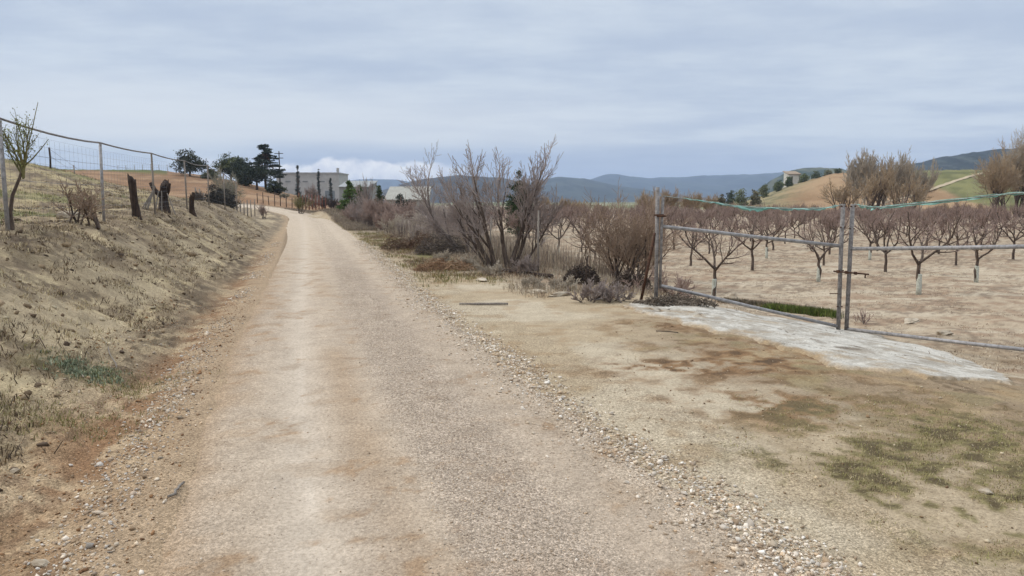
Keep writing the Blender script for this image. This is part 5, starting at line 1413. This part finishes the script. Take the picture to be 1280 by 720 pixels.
stones('gravel', 'clods and chips of stone scattered over the left bank', x, y, np.clip(rn.lognormal(-4.3, .5, len(x)), .006, .06), 7, [(176, 156, 124), (150, 130, 104), (122, 104, 84), (196, 180, 150)])

def blades(name, label, x, y, nb, h, spread, w, pal, seed, lean=.5, cat='grass', zoff=0, mat=None, flat=0.0):
    """tufts of thin bent blades; h may be an array"""
    rn = np.random.default_rng(seed); n = len(x); h = np.broadcast_to(h, (n,))
    la_, s_ = road_info(x, y); z = surf_z(x, y, la_, s_) + zoff
    X = np.repeat(x, nb) + rn.normal(0, 1, n * nb) * np.repeat(np.broadcast_to(spread, (n,)), nb); Y = np.repeat(y, nb) + rn.normal(0, 1, n * nb) * np.repeat(np.broadcast_to(spread, (n,)), nb)
    Z = np.repeat(z, nb); H = np.repeat(h, nb) * rn.uniform(.4, 1.15, n * nb)
    a = rn.uniform(0, 6.283, n * nb); l = np.abs(rn.normal(0, lean, n * nb)) + flat
    dx, dy = np.cos(a), np.sin(a); q = rn.uniform(0, 6.283, n * nb); wx, wy = np.cos(q) * w, np.sin(q) * w
    el = np.cos(np.clip(l, 0, 1.5)); hz = np.sin(np.clip(l, 0, 1.5))
    b0 = np.stack([X - wx, Y - wy, Z - .015], 1); b1 = np.stack([X + wx, Y + wy, Z - .015], 1)
    mx, my, mz = X + dx * H * hz * .4, Y + dy * H * hz * .4, Z + H * el * .6
    m0 = np.stack([mx - wx * .7, my - wy * .7, mz], 1); m1 = np.stack([mx + wx * .7, my + wy * .7, mz], 1)
    tp = np.stack([X + dx * H * hz, Y + dy * H * hz, Z + H * el * (.95 - .2 * l)], 1)
    V = np.stack([b0, b1, m1, m0, tp], 1).reshape(-1, 3)
    i = np.arange(n * nb)[:, None] * 5
    F = np.concatenate([i + np.array([[0, 1, 2]]), i + np.array([[0, 2, 3]]), i + np.array([[3, 2, 4]])])
    pal = np.array([alb(*p) for p in pal]); k = np.repeat(rn.integers(0, len(pal), n), nb); k2 = rn.integers(0, len(pal), n * nb); k = np.where(rn.random(n * nb) < .35, k2, k)
    col = np.repeat(pal[k] * rn.uniform(.75, 1.2, (n * nb, 1)), 5, 0)
    o = mesh_np(name, V, F, mat or M['blade'], attrs={'col': col}); tag(o, label, cat, kind='stuff'); return o
STRAW = [(196, 178, 138), (176, 156, 116), (210, 194, 156), (160, 140, 106), (146, 128, 100)]
DARKW = [(122, 104, 82), (98, 83, 68), (142, 122, 96), (112, 98, 76)]
def scatter(n, x0, x1, y0, y1, cond, seed):
    rn = np.random.default_rng(seed); y = y0 + (y1 - y0) * rn.random(n) ** 1.5; u0, u1 = x0, x1
    x = rn.uniform(0, 1, n); x = x0 + (x1 - x0) * x; la_, s_ = road_info(x, y); k = cond(x, y, la_, s_ - S0, rn.random(n)); return x[k], y[k]
x, y = scatter(52000, -30, -2, 3, 46, lambda x, y, l, s, r: (l < -2.75) & (l > -22) & (r < sst(.44, .60, fbm(x * 1.3, y * 1.3, 4, 61)) * .9 + .05), 21)
blades('dry_grass', 'short straw coloured dry grass over the left bank', x, y, 9, np.random.default_rng(1).uniform(.04, .13, len(x)), .06, .0035, STRAW, 22, .6, flat=.55)
x, y = scatter(30000, -26, -2, 3, 46, lambda x, y, l, s, r: (l < -2.7) & (l > -16) & (r < sst(.50, .62, fbm(x * 1.1 + 9, y * 1.4, 4, 63)) * .9), 23)
blades('dead_weeds', 'dark flattened dead weeds in patches on the left bank', x, y, 12, np.random.default_rng(2).uniform(.03, .10, len(x)), .07, .004, DARKW, 24, .6, 'weeds', flat=.6)
x, y = scatter(9000, -34, -6, 9, 44, lambda x, y, l, s, r: (l < -5.6) & (r < sst(.5, .66, fbm(x * .45, y * .45, 3, 66)) * .9), 25)
blades('grass', 'low green grass patches on top of the left bank', x, y, 10, np.random.default_rng(3).uniform(.06, .16, len(x)), .07, .005, [(112, 120, 66), (134, 136, 82), (96, 106, 58), (150, 146, 96)], 26, .6)
q = hit(104, 466); rq = np.random.default_rng(5)
x = q.x + rq.normal(0, .15, 420); y = q.y + rq.normal(0, .13, 420)
blades('mat_plant', 'blue green creeping plant mat at the foot of the left bank', x, y, 10, .032, .025, .005, [(146, 156, 128), (160, 166, 138), (126, 138, 110), (168, 164, 134)], 27, .7, 'ground cover', flat=.3)
q = hit(140, 478)
x = q.x + rq.normal(0, .35, 260); y = q.y + rq.normal(0, .25, 260)
x2 = hit(40, 520).x + rq.normal(0, .4, 320); y2 = hit(40, 520).y + rq.normal(0, .25, 320)
blades('grass', 'sparse green blades around the plant mat on the left', np.append(x, x2), np.append(y, y2), 7, .05, .04, .003, [(142, 136, 84), (158, 148, 102), (124, 120, 70), (186, 168, 128)], 28, .7, flat=.4)
# right verge grass strip
x, y = scatter(60000, -22, 2, 12, 62, lambda x, y, l, s, r: (l > 1.75) & (l < 3.6) & (s > 15) & (r < sst(.40, .58, fbm(x * 1.1, y * 1.1, 4, 71)) * .9), 31)
blades('grass', 'mixed green and yellow verge grass along the right edge of the track', x, y, 9, np.random.default_rng(4).uniform(.05, .14, len(x)), .07, .005, [(124, 122, 72), (150, 138, 92), (106, 108, 62), (178, 158, 116), (166, 146, 106)], 32, .7)
x, y = scatter(90000, -24, 8, 9, 62, lambda x, y, l, s, r: (l > 3.3) & (l < 7.0) & (s - .15 * l > 12.3) & (r < .25 + .6 * sst(.4, .6, fbm(x * .9, y * .9, 4, 73))), 33)
blades('dry_grass', 'grey and straw dry stalks in the hedge line on the right', x, y, 9, np.random.default_rng(6).uniform(.08, .34, len(x)) * np.random.default_rng(7).uniform(.5, 1, len(x)), .09, .0042, [(188, 172, 150), (162, 146, 128), (204, 190, 166), (140, 122, 104), (176, 156, 130)], 34, .7)
x, y = scatter(40000, -30, 0, 45, 90, lambda x, y, l, s, r: (l > 1.9) & (l < 9) & (s < 90), 35)
blades('dry_grass', 'hazy grey dry grass beyond the purple bushes to the bend', x, y, 7, .28, .14, .009, [(160, 144, 126), (140, 124, 112), (176, 160, 138), (126, 114, 94)], 36, .6)
# weeds inside the gate
a, b = hit(905, 378), hit(1042, 394)
f = rq.random(500); x = a.x + (b.x - a.x) * f + rq.normal(0, .1, 500); y = a.y + (b.y - a.y) * f + rq.normal(0, .12, 500) + .12
k = fbm(f * 6, f * 0, 2, 5) > .35
blades('weeds', 'grey dead weeds along the orchard side of the apron', x, y, 12, .13, .06, .004, [(120, 108, 92), (96, 86, 74), (140, 126, 104)], 37, .7, 'weeds')
a, b = hit(965, 388), hit(1042, 396); f = rq.random(420); x = a.x + (b.x - a.x) * f + rq.normal(0, .05, 420); y = a.y + (b.y - a.y) * f + rq.normal(0, .1, 420) + .1
blades('green_weeds', 'low row of green weeds inside the gate left of the middle posts', x, y, 12, .17, .05, .007, [(96, 112, 50), (120, 130, 66), (78, 92, 42), (112, 108, 64)], 38, .5, 'weeds')
# mossy yard corner: short green growth and dry stalk litter
x, y = scatter(26000, 1.5, 8, 2.6, 9, lambda x, y, l, s, r: (l > 2.2) & (r < np.clip((blob(x, y, P_patch['m1'], .9, .7, -.5) + blob(x, y, P_patch['m2'], 1.0, .6, -.8) + .6 * blob(x, y, P_patch['m3'], .7, .4, -.6)), 0, 1) * sst(.36, .6, fbm(x * 3.1, y * 3.1, 4, 42) * .6 + .4 * fbm(x * .8, y * .8, 4, 41))), 41)
blades('grass', 'sparse mossy green growth on the yard at the lower right', x, y, 9, .03, .03, .0022, [(158, 152, 96), (172, 162, 112), (140, 130, 86), (196, 178, 138), (164, 144, 110)], 42, .9, flat=.4)
x, y = scatter(5200, .6, 8, 2.6, 10, lambda x, y, l, s, r: (l > 1.9) & (r < .03 + np.clip(blob(x, y, P_patch['m1'], 1.5, 1.1, -.5) + blob(x, y, P_patch['m2'], 1.5, 1, -.8) + .5 * blob(x, y, P_patch['b1'], 1.2, .5) + .5 * blob(x, y, P_patch['b2'], 1.2, .7, -.4), 0, 1) * .8), 43)
blades('straw_litter', 'thin dry stalks littering the yard at the lower right', x, y, 3, .10, .05, .0016, [(190, 172, 136), (150, 126, 96), (110, 90, 68), (206, 190, 158)], 44, .1, 'litter', flat=1.35)
# orchard floor litter
x, y = scatter(60000, -4, 40, 10, 60, lambda x, y, l, s, r: (l > 7.2) & (r < sst(.42, .6, fbm(x * .9, y * 1.5, 4, 75)) * .8) & (x < .8 * y), 45)
blades('straw_litter', 'dry stubble and prunings over the orchard floor', x, y, 5, .055, .09, .005, [(206, 186, 158), (176, 152, 126), (140, 118, 96), (216, 200, 176)], 46, .3, 'litter', flat=.8)

x, y = scatter(60000, -14, 5, 10, 40, lambda x, y, l, s, r: (l > 2.0) & (l < 5.4) & (s - .15 * l > 15.5) & (r < .9 * sst(.42, .58, fbm(x * .8 + 4, y * .8, 4, 77))), 51)
blades('dry_grass', 'brown grey litter and broken stalks between hedge and track', x, y, 9, np.random.default_rng(9).uniform(.05, .2, len(x)), .12, .005, [(164, 144, 120), (134, 112, 92), (186, 168, 142), (112, 92, 76), (150, 118, 90)], 52, .7, flat=.5)

x, y = scatter(6500, -22, -2, 3, 40, lambda x, y, l, s, r: (l < -2.6) & (l > -9) & (r < .12 + .8 * sst(.5, .62, fbm(x * .7 + 3, y * .9, 4, 81))), 61)
blades('dead_weeds', 'matted dark tussocks standing out on the left bank', x, y, 26, np.random.default_rng(11).uniform(.05, .2, len(x)), np.repeat(.11, len(x)), .005, [(112, 94, 74), (94, 80, 66), (136, 118, 92), (158, 138, 108)], 62, .6, 'weeds', flat=.5)
x, y = scatter(3200, -20, -2, 3, 34, lambda x, y, l, s, r: (l < -2.5) & (l > -8), 63)
stones('gravel', 'lumps of earth breaking out of the left bank', x, y, np.clip(np.random.default_rng(12).lognormal(-3.3, .45, len(x)), .02, .12), 64, [(132, 112, 88), (108, 90, 72), (156, 134, 106), (90, 74, 60)], sink=.15)
x, y = scatter(5000, .6, 9, 2.6, 12, lambda x, y, l, s, r: (l > 1.9) & (r < .25 + .7 * sst(4, 6, l)), 65)
blades('straw_litter', 'broken twigs and dead stalks over the dirt yard before the gate', x, y, 2, .12, .04, .0018, [(120, 100, 78), (96, 78, 62), (188, 170, 138), (150, 128, 98)], 66, .1, 'litter', flat=1.4)

x, y = scatter(70000, -26, 3, 17, 72, lambda x, y, l, s, r: (l > 3.6) & (l < 9) & (s > 19) & (r < .8 * sst(.42, .58, fbm(x * .5 + 2, y * .5, 4, 83))), 71)
blades('dry_grass', 'tall dry stalks standing through the scrub behind the verge', x, y, 5, np.random.default_rng(13).uniform(.35, 1.1, len(x)), .16, .0065, [(176, 158, 136), (150, 134, 120), (196, 182, 160), (134, 118, 106)], 72, .22)
